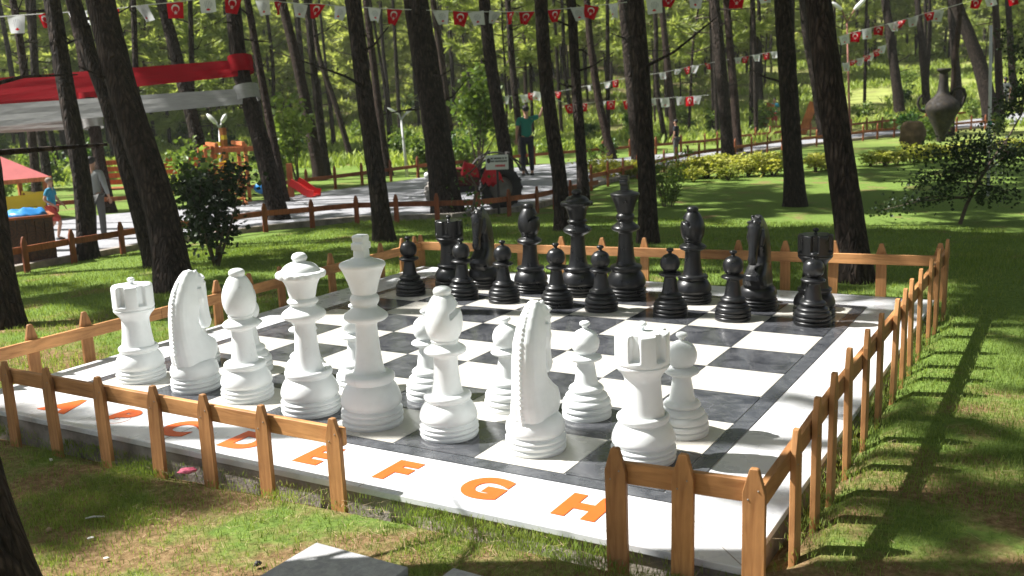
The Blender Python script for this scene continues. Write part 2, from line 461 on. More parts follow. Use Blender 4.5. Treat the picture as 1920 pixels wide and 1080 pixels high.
def mat_flag(name, red):
    t = NT(name); uv = t.n('ShaderNodeUVMap'); sep = t.n('ShaderNodeSeparateXYZ'); t.l(uv.outputs[0], sep.inputs[0])
    X, Y = sep.outputs['X'], sep.outputs['Y']
    def disc(cx, cy, r):
        dx = t.math('SUBTRACT', X, cx); dy = t.math('SUBTRACT', Y, cy)
        d = t.math('SQRT', t.math('ADD', t.math('MULTIPLY', dx, dx), t.math('MULTIPLY', dy, dy)))
        return t.math('LESS_THAN', d, r), dx, dy, d
    if red:     # hung sideways on the cord: crescent above, star under its opening
        a, _, _, _ = disc(0.5, 0.62, 0.25); b, _, _, _ = disc(0.5, 0.56, 0.20)
        cres = t.math('MULTIPLY', a, t.math('SUBTRACT', 1.0, b))
        _, dx, dy, d = disc(0.5, 0.36, 0.1)
        th = t.math('ARCTAN2', dx, dy)
        rr = t.math('MULTIPLY', t.math('ADD', t.math('MULTIPLY', t.math('COSINE', t.math('MULTIPLY', th, 5.0)), 0.42), 0.62), 0.125)
        star = t.math('LESS_THAN', d, rr)
        f = t.math('MAXIMUM', cres, star)
        c = t.mixc(f, (0.56, 0.010, 0.020), (0.80, 0.78, 0.76))
    else:       # pale flag with a grey striped roundel and a red mark below it
        a, dx, dy, d = disc(0.5, 0.56, 0.27)
        st = t.math('GREATER_THAN', t.math('SINE', t.math('MULTIPLY', X, 62.0)), 0.1)
        f = t.math('MULTIPLY', a, st)
        c = t.mixc(t.math('MULTIPLY', f, 0.75), (0.72, 0.73, 0.75), (0.30, 0.32, 0.36))
        tri = t.math('MULTIPLY', t.math('LESS_THAN', t.math('ADD', t.math('ABSOLUTE', t.math('SUBTRACT', X, 0.46)), t.math('ABSOLUTE', t.math('MULTIPLY', t.math('SUBTRACT', Y, 0.22), 1.5))), 0.15), t.math('GREATER_THAN', Y, 0.16))
        c = t.mixc(tri, c, (0.6, 0.02, 0.03))
    oi = t.n('ShaderNodeObjectInfo'); fade = t.ramp(oi.outputs['Random'], [(0.0, (0.62, 0.62, 0.62)), (1.0, (1.0, 1.0, 1.0))])
    c = t.mixc(1.0, c, fade, 'MULTIPLY')
    d = t.n('ShaderNodeBsdfDiffuse'); t.l(c, d.inputs['Color'])
    tr = t.n('ShaderNodeBsdfTranslucent'); t.l(c, tr.inputs['Color'])
    mx = t.n('ShaderNodeMixShader'); mx.inputs[0].default_value = 0.4
    t.l(d.outputs[0], mx.inputs[1]); t.l(tr.outputs[0], mx.inputs[2]); t.l(mx.outputs[0], t.out.inputs['Surface'])
    return t.m
M['flag_red'] = mat_flag('crescent_flag_cloth', True)
M['flag_white'] = mat_flag('pale_flag_cloth', False)

def mat_ribbon(name, c):
    t = NT(name); v = t.coord('Object', (1, 1, 6))
    f = t.noise(v, 5, 4)
    cc = t.ramp(f, [(0.3, tuple(x * 0.8 for x in c)), (0.7, c)])
    d = t.n('ShaderNodeBsdfPrincipled'); t.l(cc, d.inputs['Base Color']); d.inputs['Roughness'].default_value = 0.85; d.inputs['Specular IOR Level'].default_value = 0.1
    t.l(t.bump(f, 0.15, 0.02), d.inputs['Normal'])
    tr = t.n('ShaderNodeBsdfTranslucent'); t.l(cc, tr.inputs['Color'])
    mx = t.n('ShaderNodeMixShader'); mx.inputs[0].default_value = 0.15
    t.l(d.outputs[0], mx.inputs[1]); t.l(tr.outputs[0], mx.inputs[2]); t.l(mx.outputs[0], t.out.inputs['Surface'])
    return t.m
M['ribbon_red'] = mat_ribbon('ribbon_red', (0.33, 0.003, 0.010))
M['ribbon_white'] = mat_ribbon('ribbon_white', (0.36, 0.36, 0.35))

def mat_binwood():
    t = NT('painted_bin_wood'); v = t.coord('Object')
    vo = t.n('ShaderNodeTexVoronoi', feature='F1'); vo.inputs['Scale'].default_value = 7; t.l(v, vo.inputs['Vector'])
    ring = t.math('SINE', t.math('MULTIPLY', vo.outputs['Distance'], 30.0))
    c = t.mixc(t.math('MULTIPLY', t.math('GREATER_THAN', ring, 0.3), 0.6), (0.030, 0.012, 0.007), (0.085, 0.035, 0.012))
    t.principled(c, 0.6); return t.m
M['binwood'] = mat_binwood()

# ------------------------------------------------------------------ world, sun, camera
AZ, EL = 18.0, 49.0      # direction the sunlight travels over the ground (from +x towards +y) and the sun's height
w = bpy.data.worlds.new('World'); scene.world = w; w.use_nodes = True
nt = w.node_tree; bg = nt.nodes['Background']
sky = nt.nodes.new('ShaderNodeTexSky'); sky.sky_type = 'NISHITA'; sky.sun_disc = False
sky.sun_elevation = R_(EL)
sun_dir = Vector((-math.cos(R_(AZ)) * math.cos(R_(EL)), -math.sin(R_(AZ)) * math.cos(R_(EL)), math.sin(R_(EL))))
sky.sun_rotation = math.atan2(sun_dir.x, sun_dir.y)
sky.air_density = 1.0; sky.dust_density = 1.5
hs = nt.nodes.new('ShaderNodeHueSaturation'); hs.inputs['Saturation'].default_value = 0.55
nt.links.new(sky.outputs[0], hs.inputs['Color']); nt.links.new(hs.outputs[0], bg.inputs[0]); bg.inputs[1].default_value = 0.05
sd = bpy.data.lights.new('sun', 'SUN'); sd.energy = 5.0; sd.angle = R_(0.53); sd.color = (1.0, 0.975, 0.93)
so = bpy.data.objects.new('sun', sd); col.objects.link(so)
so.rotation_euler = (-sun_dir).to_track_quat('-Z', 'Y').to_euler(); so.location = (0, 0, 30)

cam = bpy.data.cameras.new('camera'); co = bpy.data.objects.new('camera', cam); col.objects.link(co)
cam.sensor_width = 36.0; cam.lens = 36.0 * CF / 1920.0; cam.clip_end = 600; cam.clip_start = 0.05
rot = Matrix((Vector(CR[0]), Vector(-CR[1]), Vector(-CR[2]))).transposed()
co.matrix_world = Matrix.Translation(Vector(CP)) @ rot.to_4x4()
cam.dof.use_dof = True; cam.dof.focus_distance = 4.9; cam.dof.aperture_fstop = 4.0
scene.camera = co
vs = scene.view_settings; vs.view_transform = 'Standard'; vs.look = 'None'; vs.exposure = 1.38; vs.gamma = 1.0
scene.cycles.max_bounces = 8; scene.cycles.transparent_max_bounces = 4
scene.cycles.use_denoising = True

# ------------------------------------------------------------------ ground, path
def warp(n, span, k=3.2):
    t = np.linspace(-1, 1, n); return np.sinh(t * k) / math.sinh(k) * span
gx = warp(190, 130) + 2.0; gy = warp(230, 150) + 3.0
gy = gy[gy > -45]
V = [(x, y, gz(x, y) + 0.02 * mnoise.noise((x * 0.7, y * 0.7, 0.0)) * (0 if (-0.7 < x < 4.4 and -0.75 < y < 4.4) else 1)) for y in gy for x in gx]
nx = len(gx); ny = len(gy)
# under the board the lawn sheet dips so that the slab sits in it
V = [(x, y, min(z, -0.24) if (-0.42 < x < 4.1 and -0.42 < y < 4.1) else z) for x, y, z in V]
F = [(j * nx + i, j * nx + i + 1, (j + 1) * nx + i + 1, (j + 1) * nx + i) for j in range(ny - 1) for i in range(nx - 1)]
g = big_mesh('lawn', V, F, M['ground'], smooth=True); tag(g, 'green lawn and forest floor under the pines', 'lawn', kind='structure')

near_e = [(-5.5, -8), (-5.6, 1), (-5.6, 3.7), (-5.6, 5.3), (-5.3, 6.9), (-4.6, 8.2), (-3.2, 8.7), (-2.7, 10), (-2.8, 12), (-3.35, 14), (-3.5, 19.7), (-2.7, 24.4), (-1.0, 30), (2.0, 36.5), (14, 46)]
far_e = [(-12, -8), (-12, 1), (-11.5, 5), (-9.6, 8.5), (-8.7, 10.2), (-8.4, 13.5), (-8.3, 15.3), (-7.2, 18.9), (-6.2, 21), (-4.5, 24.5), (-4.2, 27), (-2.6, 33), (1.0, 40), (4, 44), (14, 52)]
m = MB(); Nn = len(near_e); W = 8
def sub(pl):
    out = []
    for i in range(len(pl) - 1):
        for k in range(6):
            t = k / 6; out.append((pl[i][0] * (1 - t) + pl[i + 1][0] * t, pl[i][1] * (1 - t) + pl[i + 1][1] * t))
    return out + [pl[-1]]
a_, b_ = sub(near_e), sub(far_e)
vsn = []
for (p, q) in zip(a_, b_):
    for k in range(W + 1):
        t = k / W; x = p[0] * (1 - t) + q[0] * t; y = p[1] * (1 - t) + q[1] * t
        vsn.append((x, y, gz(x, y) + 0.028))
fsn = [(i * (W + 1) + k, i * (W + 1) + k + 1, (i + 1) * (W + 1) + k + 1, (i + 1) * (W + 1) + k) for i in range(len(a_) - 1) for k in range(W)]
m.add(vsn, fsn); tag(m.build('path', M['path'], smooth=True), 'grey paved park path curving behind the lawn', 'path', kind='structure')
# pale kerb along the near edge of the path
m = MB()
for i in range(len(a_) - 1):
    p, q = a_[i], a_[i + 1]
    if math.hypot(q[0] - p[0], q[1] - p[1]) < 1e-4: continue
    d = Vector((q[0] - p[0], q[1] - p[1], 0)).normalized() * 0.004
    m.bar((p[0], p[1], gz(*p) + 0.02), (q[0] - d.x, q[1] - d.y, gz(*q) + 0.02), 0.12, 0.12)
tag(m.build('kerb', M['concrete']), 'pale low kerb along the lawn side of the path', 'kerb', kind='structure')

def on_path(x, y):
    for i in range(len(a_) - 1):
        quad = (a_[i], a_[i + 1], b_[i + 1], b_[i]); c = False
        for k in range(4):
            (x1, y1), (x2, y2) = quad[k], quad[(k + 1) % 4]
            if (y1 > y) != (y2 > y) and x < (x2 - x1) * (y - y1) / (y2 - y1) + x1: c = not c
        if c: return True
    return False

# ------------------------------------------------------------------ the board
lo, hi = -1.06 * S, 9.06 * S
board = thing('chess_board', 'giant outdoor chess board of black and cream marble tiles with a white lettered border', 'chess board', (0, 0, 0))
m = MB(); m.box(((lo + hi) / 2, (lo + hi) / 2, -0.015), (hi - lo, hi - lo, 0.03))
me = m.mesh('border_slab'); o = apply_mods(me, [('BEVEL', dict(width=0.004, segments=2))]); me = evaluated(o)
link('border_slab', me, board, M['marble'])
m = MB(); m.box(((lo + hi) / 2, (lo + hi) / 2, -0.165), (hi - lo - 0.03, hi - lo - 0.03, 0.27)); m.build('base', M['concrete'], board)
m = MB(); z = 0.004; e = -0.19 * S; E2 = 8.19 * S
for (x0, x1, y0, y1) in ((e, E2, e, -0.003), (e, E2, 8 * S + 0.003, E2), (e, -0.003, 0, 8 * S), (8 * S + 0.003, E2, 0, 8 * S)):
    m.add([(x0, y0, z), (x1, y0, z), (x1, y1, z), (x0, y1, z)], [(0, 1, 2, 3)])
m.build('dark_edging', M['strip'], board, fix=False)
m = MB(); gp = 0.0022
for i in range(8):
    for j in range(8):
        m.add([(i * S + gp, j * S + gp, z), ((i + 1) * S - gp, j * S + gp, z), ((i + 1) * S - gp, (j + 1) * S - gp, z), (i * S + gp, (j + 1) * S - gp, z)], [(0, 1, 2, 3)], (i + j) % 2)
m.build('playing_squares', [M['cream'], M['dark']], board, fix=False)
def letter_mesh(ch, size, off=0.012, ext=0.0012, font_x=1.0):
    cu = bpy.data.curves.new('letter', 'FONT'); cu.body = ch; cu.size = size; cu.offset = off; cu.extrude = ext
    cu.align_x = 'CENTER'; o = bpy.data.objects.new('tmp', cu); col.objects.link(o)
    dg = bpy.context.evaluated_depsgraph_get(); dg.update()
    me = bpy.data.meshes.new_from_object(o.evaluated_get(dg)); bpy.data.objects.remove(o); return me
for i, ch in enumerate('ABCDEFGH'):
    me = letter_mesh(ch, 0.272, 0.017)
    o = link('letter', me, board, M['orange']); o.location = ((i + 0.5) * S, -0.362, 0.0022)
    o['label'] = 'orange painted letter %s on the white border' % ch

# seam lines where the border slabs meet at the corners
m = MB()
m.bar((hi - 0.002, lo + 0.002, 0.0006), (E2 + 0.01, e - 0.01, 0.0006), 0.003, 0.0012)
for k in (2.6, 5.4):
    m.bar((k * S, lo + 0.002, 0.0006), (k * S, e - 0.004, 0.0006), 0.002, 0.0012)
    m.bar((E2 + 0.004, k * S, 0.0006), (hi - 0.002, k * S, 0.0006), 0.002, 0.0012)
m.build('seam', M['concrete'], board)

# ------------------------------------------------------------------ chess pieces (profiles in metres: radius, height)
def scale_prof(p, kr, kh=None):
    kh = kh or kr
    return [(r * kr, h * kh) for r, h in p]
def dense(p, k=3):
    """Catmull-Rom through the profile so that turned shapes look turned"""
    out = []
    n = len(p)
    for i in range(n - 1):
        p0 = p[max(0, i - 1)]; p1 = p[i]; p2 = p[i + 1]; p3 = p[min(n - 1, i + 2)]
        for s in range(k):
            t = s / k
            q = []
            for c in (0, 1):
                q.append(0.5 * (2 * p1[c] + (p2[c] - p0[c]) * t + (2 * p0[c] - 5 * p1[c] + 4 * p2[c] - p3[c]) * t * t + (3 * p1[c] - p0[c] - 3 * p2[c] + p3[c]) * t ** 3))
            out.append((max(0.0, q[0]), q[1]))
    out.append(p[-1]); return out

BASE = [(0, 0.5), (130, 0.5), (141, 3), (147, 12), (147, 22), (139, 29), (139, 31), (148, 38), (149, 50), (139, 58), (139, 60), (147, 67), (146, 76), (132, 85), (131, 88), (139, 96), (145, 112), (143, 136), (134, 165), (121, 190), (110, 204), (108, 208), (113, 214), (119, 228), (117, 243), (106, 252), (80, 258)]
def lathe_part(name, prof, kr, kh, mat, parent, n=56, rf=None, k=3):
    p = dense(scale_prof(prof, kr, kh), k)
    mb = MB().lathe(p, n, rf=rf)
    return mb.build(name, mat, parent, smooth=True)

U = S * 0.0023            # one profile unit for the king
def make_king(mat):
    t = new_empty('chess_king', (0, 0, 0))
    lathe_part('base', BASE, U, U, mat, t)
    lathe_part('stem', [(80, 258), (72, 272), (66, 300), (60, 350), (54, 430), (51, 478), (53, 492), (62, 501), (88, 510), (103, 521), (105, 530), (99, 541), (78, 558), (62, 570), (57, 578), (60, 586), (67, 598), (69, 611), (66, 624), (57, 634), (55, 638)], U, U, mat, t)
    lathe_part('crown', [(55, 638), (60, 645), (76, 700), (97, 752), (106, 766), (108, 775), (104, 784), (88, 791), (62, 799), (44, 807), (0, 809)], U, U, mat, t)
    m = MB(); h = 41
    P = [(-30, 803), (30, 803), (26, 830), (24, 848), (40, 846), (44, 866), (41, 882), (25, 878), (33, 905), (26, 915), (-26, 915), (-33, 905), (-25, 878), (-41, 882), (-44, 866), (-40, 846), (-24, 848), (-26, 830)]
    m.prism([(a * U, b * U) for a, b in P], -30 * U, 30 * U, 'Y')
    me = m.mesh('cross'); o = apply_mods(me, [('BEVEL', dict(width=0.007, segments=3))]); me = evaluated(o)
    for p in me.polygons: p.use_smooth = True
    link('cross', me, t, mat)
    return t
def make_queen(mat):
    k = S * 0.00236; t = new_empty('chess_queen', (0, 0, 0))
    kr = S * 0.0023
    lathe_part('base', BASE[:-1] + [(82, 240)], kr, k * 0.86, mat, t)
    lathe_part('stem', [(82, 206.5), (74, 222), (66, 255), (58, 320), (52, 400), (51, 440), (60, 452), (88, 466), (104, 480), (106, 490), (99, 502), (76, 518), (63, 527), (60, 533), (66, 540), (74, 549), (74, 557), (66, 565), (60, 569)], k, k, mat, t)
    def cor(r, z, th):
        a = sstep(660, 672, z / k) * (1 - sstep(692, 702, z / k))
        return r * (1 + 0.05 * a * abs(math.sin(7 * th)))
    lathe_part('crown', [(60, 569), (64, 582), (69, 606), (76, 632), (85, 652), (95, 665), (99, 668), (109, 669), (113, 673), (115, 682), (114, 692), (108, 698), (97, 700), (92, 702), (89, 708), (80, 720), (64, 732), (42, 741), (25, 745)], k, k, mat, t, n=112, rf=cor)
    lathe_part('finial', [(24, 742), (30, 748), (37, 760), (37, 768), (30, 780), (16, 787), (0, 789)], k, k, mat, t, 32)
    return t
def make_bishop(mat):
    k = S * 0.00219; kr = S * 0.00212; t = new_empty('chess_bishop', (0, 0, 0))
    lathe_part('base', BASE[:-1] + [(78, 254)], kr, k * 0.84, mat, t)
    lathe_part('stem', [(78, 213), (73, 228), (66, 270), (60, 330), (58, 380), (60, 392), (80, 402), (98, 412), (102, 422), (97, 434), (78, 447), (64, 456), (63, 460)], k, k, mat, t)
    nrm = Vector((0, -0.86, 0.5)).normalized()
    def slit(r, z, th):
        # a slanting saw-cut in the mitre
        h = z / k
        if r <= 0 or h < 480: return r
        p = Vector((r * math.sin(th), -r * math.cos(th), z))
        d = (p.y - (-0.035)) * 0.55 + (z - 600 * k) * 0.83
        if p.y < -0.03 and abs(d) < 0.012:
            return r * (1 - 0.32 * min(1, (0.012 - abs(d)) / 0.004))
        return r
    pr = [(63, 460), (68, 470), (66, 478), (75, 492), (86, 520), (91, 552), (90, 585), (82, 620), (68, 652), (52, 680), (40, 690), (37, 692)]
    p = dense(scale_prof(pr, k), 7)
    MB().lathe(p, 120, rf=slit).build('mitre', mat, t, smooth=True)
    lathe_part('finial', [(33, 686), (40, 692), (44, 704), (43, 714), (36, 724), (20, 731), (0, 733)], k, k, mat, t, 32)
    return t
def make_rook(mat):
    k = S * 0.00161; t = new_empty('chess_rook', (0, 0, 0))
    kr = S * 0.00213
    lathe_part('base', BASE[:-1] + [(100, 246)], kr, k * 1.14, mat, t)
    lathe_part('stem', [(134, 278), (128, 292), (122, 330), (114, 400), (109, 470), (108, 500), (114, 520), (130, 545), (150, 566), (158, 578), (160, 590)], k, k, mat, t)
    def slots(r, z, th):
        h = z / k
        a = (th / (2 * PI) * 6) % 1.0; a = abs(a - 0.5)
        inn = 1 - sstep(0.15, 0.21, a)
        inn *= sstep(628, 640, h)
        if r / k < 60: inn = 0
        lim = 128 * k
        return r - max(0, r - lim) * inn
    pr = [(160, 590), (154, 596), (154, 600), (161, 606), (162, 622), (162, 640), (162, 680), (162, 720), (162, 760), (160, 782), (154, 788), (140, 790), (128, 790), (100, 791), (60, 792), (22, 793)]
    p = []
    for i in range(len(pr) - 1):
        for s in range(3): p.append(tuple((pr[i][c] * (1 - s / 3) + pr[i + 1][c] * s / 3) * k for c in (0, 1)))
    p.append((pr[-1][0] * k, pr[-1][1] * k))
    MB().lathe(p, 168, rf=slots).build('battlement', mat, t, smooth=True)
    lathe_part('knob', [(26, 791), (17, 800), (14, 812), (26, 820), (30, 831), (25, 842), (12, 849), (0, 850)], k, k, mat, t, 28)
    return t
def make_pawn(mat):
    k = S * 0.001717; t = new_empty('chess_pawn', (0, 0, 0))
    kr = S * 0.00186
    PB = [(0, .5), (132, .5), (144, 4), (147, 20), (146, 36), (136, 46), (136, 48), (147, 58), (147, 74), (145, 84), (134, 93), (134, 95), (143, 104), (142, 124), (136, 140), (124, 150), (122, 153), (126, 160), (122, 176), (108, 190), (94, 198), (92, 201), (98, 208), (104, 220), (100, 236), (88, 250)]
    lathe_part('base', PB, kr, k * 0.82, mat, t)
    lathe_part('stem', [(95, 205), (82, 212), (74, 230), (66, 280), (58, 330), (55, 352), (62, 360), (88, 370), (103, 380), (105, 388), (98, 397), (80, 404), (62, 410), (54, 414)], k, k, mat, t)
    lathe_part('head', [(54, 414), (66, 422), (82, 444), (90, 475), (89, 500), (78, 532), (60, 553), (36, 567), (20, 573), (16, 580), (20, 590), (31, 598), (34, 607), (30, 617), (16, 623), (0, 624)], k, k, mat, t)
    return t
def loft(m, secs, n=20):
    """secs: (z, y, half-length along y, half-width along x)"""
    vs = []; fs = []
    for z, y, a, b in secs:
        for k in range(n):
            th = 2 * PI * k / n
            cc, ss = math.cos(th), math.sin(th)
            vs.append((b * S * math.copysign(abs(cc) ** .72, cc), (y + a * math.copysign(abs(ss) ** .72, ss)) * S, z * S))
    for i in range(len(secs) - 1):
        for k in range(n):
            k2 = (k + 1) % n
            fs.append((i * n + k, i * n + k2, (i + 1) * n + k2, (i + 1) * n + k))
    fs.append(tuple(range(n - 1, -1, -1))); fs.append(tuple((len(secs) - 1) * n + k for k in range(n)))
    m.add(vs, fs)
def make_knight(mat):
    k = S * 0.00168; kr = S * 0.00207; t = new_empty('chess_knight', (0, 0, 0))
    B = BASE[:18] + [(136, 160), (118, 184), (90, 196), (0, 200)]
    lathe_part('base', B, kr, k * 1.18, mat, t)
    m = MB()
    loft(m, [(0.31, -0.0, 0.24, 0.185), (0.36, 0.0, 0.27, 0.20), (0.42, 0.02, 0.30, 0.205), (0.5, 0.03, 0.325, 0.195), (0.58, 0.02, 0.315, 0.18), (0.66, -0.035, 0.26, 0.165), (0.74, -0.08, 0.21, 0.155), (0.85, -0.10, 0.185, 0.148), (1.0, -0.085, 0.19, 0.142), (1.15, -0.05, 0.20, 0.135), (1.28, -0.015, 0.18, 0.12), (1.38, 0.02, 0.15, 0.10), (1.46, 0.045, 0.105, 0.075), (1.51, 0.055, 0.05, 0.045)])
    loft(m, [(1.47, 0.13, 0.06, 0.055), (1.42, 0.14, 0.10, 0.088), (1.34, 0.15, 0.125, 0.105), (1.24, 0.165, 0.125, 0.10), (1.13, 0.185, 0.11, 0.088), (1.03, 0.215, 0.092, 0.074), (0.94, 0.24, 0.078, 0.066), (0.86, 0.255, 0.076, 0.067), (0.78, 0.258, 0.070, 0.066), (0.735, 0.25, 0.045, 0.048)])
    for sx in (-1, 1):
        m.tube([(sx * 0.05 * S, 0.10 * S, 1.42 * S), (sx * 0.055 * S, 0.125 * S, 1.48 * S), (sx * 0.058 * S, 0.135 * S, 1.51 * S)], [0.04 * S, 0.03 * S, 0.012 * S], 10)
        m.ball((sx * 0.092 * S, 0.215 * S, 1.33 * S), 0.026 * S, 10)
        m.ball((sx * 0.05 * S, 0.305 * S, 0.83 * S), 0.022 * S, 8)
        m.tube([(sx * 0.02 * S, 0.23 * S, 1.42 * S), (sx * 0.115 * S, 0.20 * S, 1.40 * S)], [0.03 * S, 0.018 * S], 8)
        m.tube([(sx * 0.085 * S, 0.10 * S, 1.28 * S), (sx * 0.10 * S, 0.11 * S, 1.16 * S), (sx * 0.085 * S, 0.13 * S, 1.03 * S)], [0.05 * S, 0.058 * S, 0.035 * S], 10)
    # beaded mane down the back of the neck
    zz = 0.40
    pts = [(0.34, -0.27), (0.5, -0.30), (0.66, -0.298), (0.85, -0.287), (1.0, -0.277), (1.15, -0.252), (1.28, -0.197), (1.38, -0.13), (1.46, -0.055), (1.52, 0.03)]
    L = 0; seg = []
    for i in range(len(pts) - 1):
        a, b = Vector(pts[i]), Vector(pts[i + 1]); n = max(1, round((b - a).length / 0.046))
        for q in range(n):
            p = a.lerp(b, q / n); m.ball((0, (p[1] + 0.006) * S, p[0] * S), (0.027 * S, 0.026 * S, 0.023 * S), 8)
    me = m.mesh('horse_head')
    o = apply_mods(me, [('REMESH', dict(mode='VOXEL', voxel_size=0.0045, use_smooth_shade=True)), ('SMOOTH', dict(factor=0.5, iterations=3))])
    me = evaluated(o)
    for p in me.polygons: p.use_smooth = True
    link('horse_head', me, t, mat)
    return t

makers = {'king': make_king, 'queen': make_queen, 'bishop': make_bishop, 'rook': make_rook, 'knight': make_knight, 'pawn': make_pawn}
rbase = {'king': .34, 'queen': .335, 'bishop': .31, 'rook': .312, 'knight': .302, 'pawn': .272}
def plane0(u, v):
    d = ray(u, v); t = -CP[2] / d[2]; p = CP + d * t; return Vector((p[0], p[1], 0))
protos = {}
def put_piece(kind, colour, u, vb, label, rz=0.0, pos=None, group=None):
    if pos is None:
        p = plane0(u, vb); h = Vector((p.x - CP[0], p.y - CP[1], 0)).normalized()
        p = p + h * rbase[kind] * S
    else: p = Vector((pos[0] * S, pos[1] * S, 0))
    key = (kind, colour)
    if key not in protos:
        o = makers[kind](M[colour]); protos[key] = o
    else: o = copy_tree(protos[key])
    o.location = (p.x, p.y, 0.0042); o.rotation_euler = (0, 0, rz)
    tag(o, label, 'chess piece', group)
    return o
GW, GB = 'white pawns standing in front of the white back row', 'black pawns standing in front of the black back row'
put_piece('rook', 'white', 268, 722, 'white rook at the far left corner of the white back row', 0.30)
put_piece('knight', 'white', 370, 741, 'white knight between the leftmost white rook and a white bishop', 0.06)
put_piece('bishop', 'white', 467, 760, 'white bishop between the white queen and the left white knight', 1.7)
put_piece('queen', 'white', 586, 788, 'white queen with a scalloped crown and ball on top', 0.2)
put_piece('king', 'white', 701, 813, 'white king with a cross, tallest of the white pieces', 1.72)
put_piece('bishop', 'white', 844, 834, 'white bishop between the white king and the right white knight', 0.62)
put_piece('knight', 'white', 1006, 863, 'white knight with beaded mane in front, near the letter G', 0.03)
put_piece('rook', 'white', 1207, 884, 'white rook nearest the camera, behind the front right pickets', 0.12)
for i, (pos, px, lab) in enumerate([((0.52, 1.5), None, 'white pawn almost hidden behind the left white knight'), ((1.52, 1.5), None, 'white pawn mostly hidden behind the left white bishop'), ((2.5, 1.48), None, 'white pawn hidden behind the white queen'), ((3.38, 1.45), None, 'white pawn hidden behind the white king'), ((4.42, 1.5), None, 'white pawn half hidden behind the right white bishop'), (None, (955, 780), 'white pawn left of the right white knight, partly covered by its mane'), (None, (1101, 795), 'white pawn standing clear between the right white knight and right rook'), (None, (1279, 829), 'white pawn half hidden behind the nearest white rook, by the dark edging')]):
    put_piece('pawn', 'white', *(px or (0, 0)), lab, i * 0.7, pos, GW)
bl = [('rook', 848, 546, 'black rook at the far left corner of the board', 0.3), ('knight', 909, 544.5, 'black knight beside the far left black rook', PI + 0.1), ('bishop', 996.5, 553, 'black bishop left of the black queen', 0.1), ('queen', 1086, 560, 'black queen with a scalloped crown', 0.0), ('king', 1175, 567, 'black king, tallest of the black pieces', 1.72), ('bishop', 1299, 574, 'black bishop right of the black king', 3.6), ('knight', 1421, 586, 'black knight between the right black bishop and the right black rook', PI - 0.06), ('rook', 1526, 603, 'black rook at the far right, behind the rightmost black pawn', 0.2)]
for kind, u, v, lab, rz in bl: put_piece(kind, 'black', u, v, lab, rz)
for i, (u, v, lab) in enumerate([(771, 558, 'leftmost black pawn, alone near the left corner of the board'), (869, 565, 'black pawn in front of the left black rook and knight'), (946, 572, 'black pawn between the left black knight and bishop'), (1045, 581, 'black pawn in front of the gap between the left black bishop and the queen'), (1128, 589, 'black pawn in front of the gap between black queen and king'), (1257, 599, 'black pawn in front of the right black bishop'), (1374, 607, 'black pawn just left of the right black knight'), (1523, 616, 'rightmost black pawn, standing right in front of the black rook')]):
    put_piece('pawn', 'black', u, v, lab, i * 0.9, None, GB)

# ------------------------------------------------------------------ picket fences round the board
def picket_mesh(h, w=0.078, t=0.022, sh=0.085, top=0.030):
    m = MB(); a = w / 2; b = top / 2
    m.prism([(-a, 0), (a, 0), (a, h - sh), (b, h - 0.004), (b - 0.004, h), (-b + 0.004, h), (-b, h - 0.004), (-a, h - sh)], -t / 2, t / 2, 'Y')
    me = m.mesh('picket'); o = apply_mods(me, [('BEVEL', dict(width=0.002, segments=1))]); return evaluated(o)
rng = random.Random(7)
nail_me = MB().ball((0, 0, 0), .0032, 6).mesh('nail')
def fence_run(label, spots, rail, axis, fixed, rail_at, deep=0.12):
    """spots: (coordinate, z of the tip); rail: (c0, ztop0, c1, ztop1)"""
    t = thing('picket_fence', label, 'fence', (spots[0][0], fixed, 0) if axis == 'X' else (fixed, spots[0][0], 0))
    L0 = Vector(t.location); pks = []
    for c, zt in spots:
        x, y = (c, fixed) if axis == 'X' else (fixed, c)
        zb = gz(x, y) - deep; h = zt - zb
        o = link('picket', picket_mesh(h, 0.078 + rng.uniform(-.004, .004)), t, M['wood']); pks.append(o)
        o.location = Vector((x, y, zb)) - L0
        o.rotation_euler = (rng.uniform(-.012, .012), rng.uniform(-.02, .02), (0 if axis == 'X' else PI / 2) + rng.uniform(-.03, .03))
    c0, z0, c1, z1 = rail
    n = max(1, round(abs(c1 - c0) / 1.6)); hgt = 0.078
    for i in range(n):
        ca, cb = c0 + (c1 - c0) * i / n + 0.0015, c0 + (c1 - c0) * (i + 1) / n - 0.0015
        za, zb_ = z0 + (z1 - z0) * i / n - hgt / 2, z0 + (z1 - z0) * (i + 1) / n - hgt / 2
        m = MB()
        p, q = ((ca, rail_at, za), (cb, rail_at, zb_)) if axis == 'X' else ((rail_at, ca, za), (rail_at, cb, zb_))
        m.bar(Vector(p) - L0, Vector(q) - L0, 0.026, hgt)
        me = m.mesh('rail'); oo = apply_mods(me, [('BEVEL', dict(width=0.0025, segments=1))]); me = evaluated(oo)
        link('rail', me, t, M['wood_x'] if axis == 'X' else M['wood_y'])
    for pk, (c, zt) in zip(pks, spots):                  # nail heads
        zr = z0 + (z1 - z0) * (c - c0) / (c1 - c0) - hgt / 2
        s = -1 if (rail_at > fixed) == (axis == 'X') else 1
        for d in (-0.018, 0.016):
            nl = link('nail', nail_me, pk, None if nail_me.materials else M['nail']); nl.location = (d, s * 0.0113, zr + d - pk.location.z)
    return t
fence_run('wooden picket fence along the lettered front edge, left of the gap', [(-.55, .33), (-.18, .33), (.18, .33), (.54, .335), (.94, .335), (1.32, .332), (1.67, .332), (2.03, .33), (2.44, .323)], (-.60, .285, 2.475, .278), 'X', -.565, -.538)
fence_run('short wooden fence of three tall pickets at the front right corner', [(3.73, .395), (3.97, .41), (4.22, .40)], (3.70, .335, 4.235, .350), 'X', -.565, -.538)
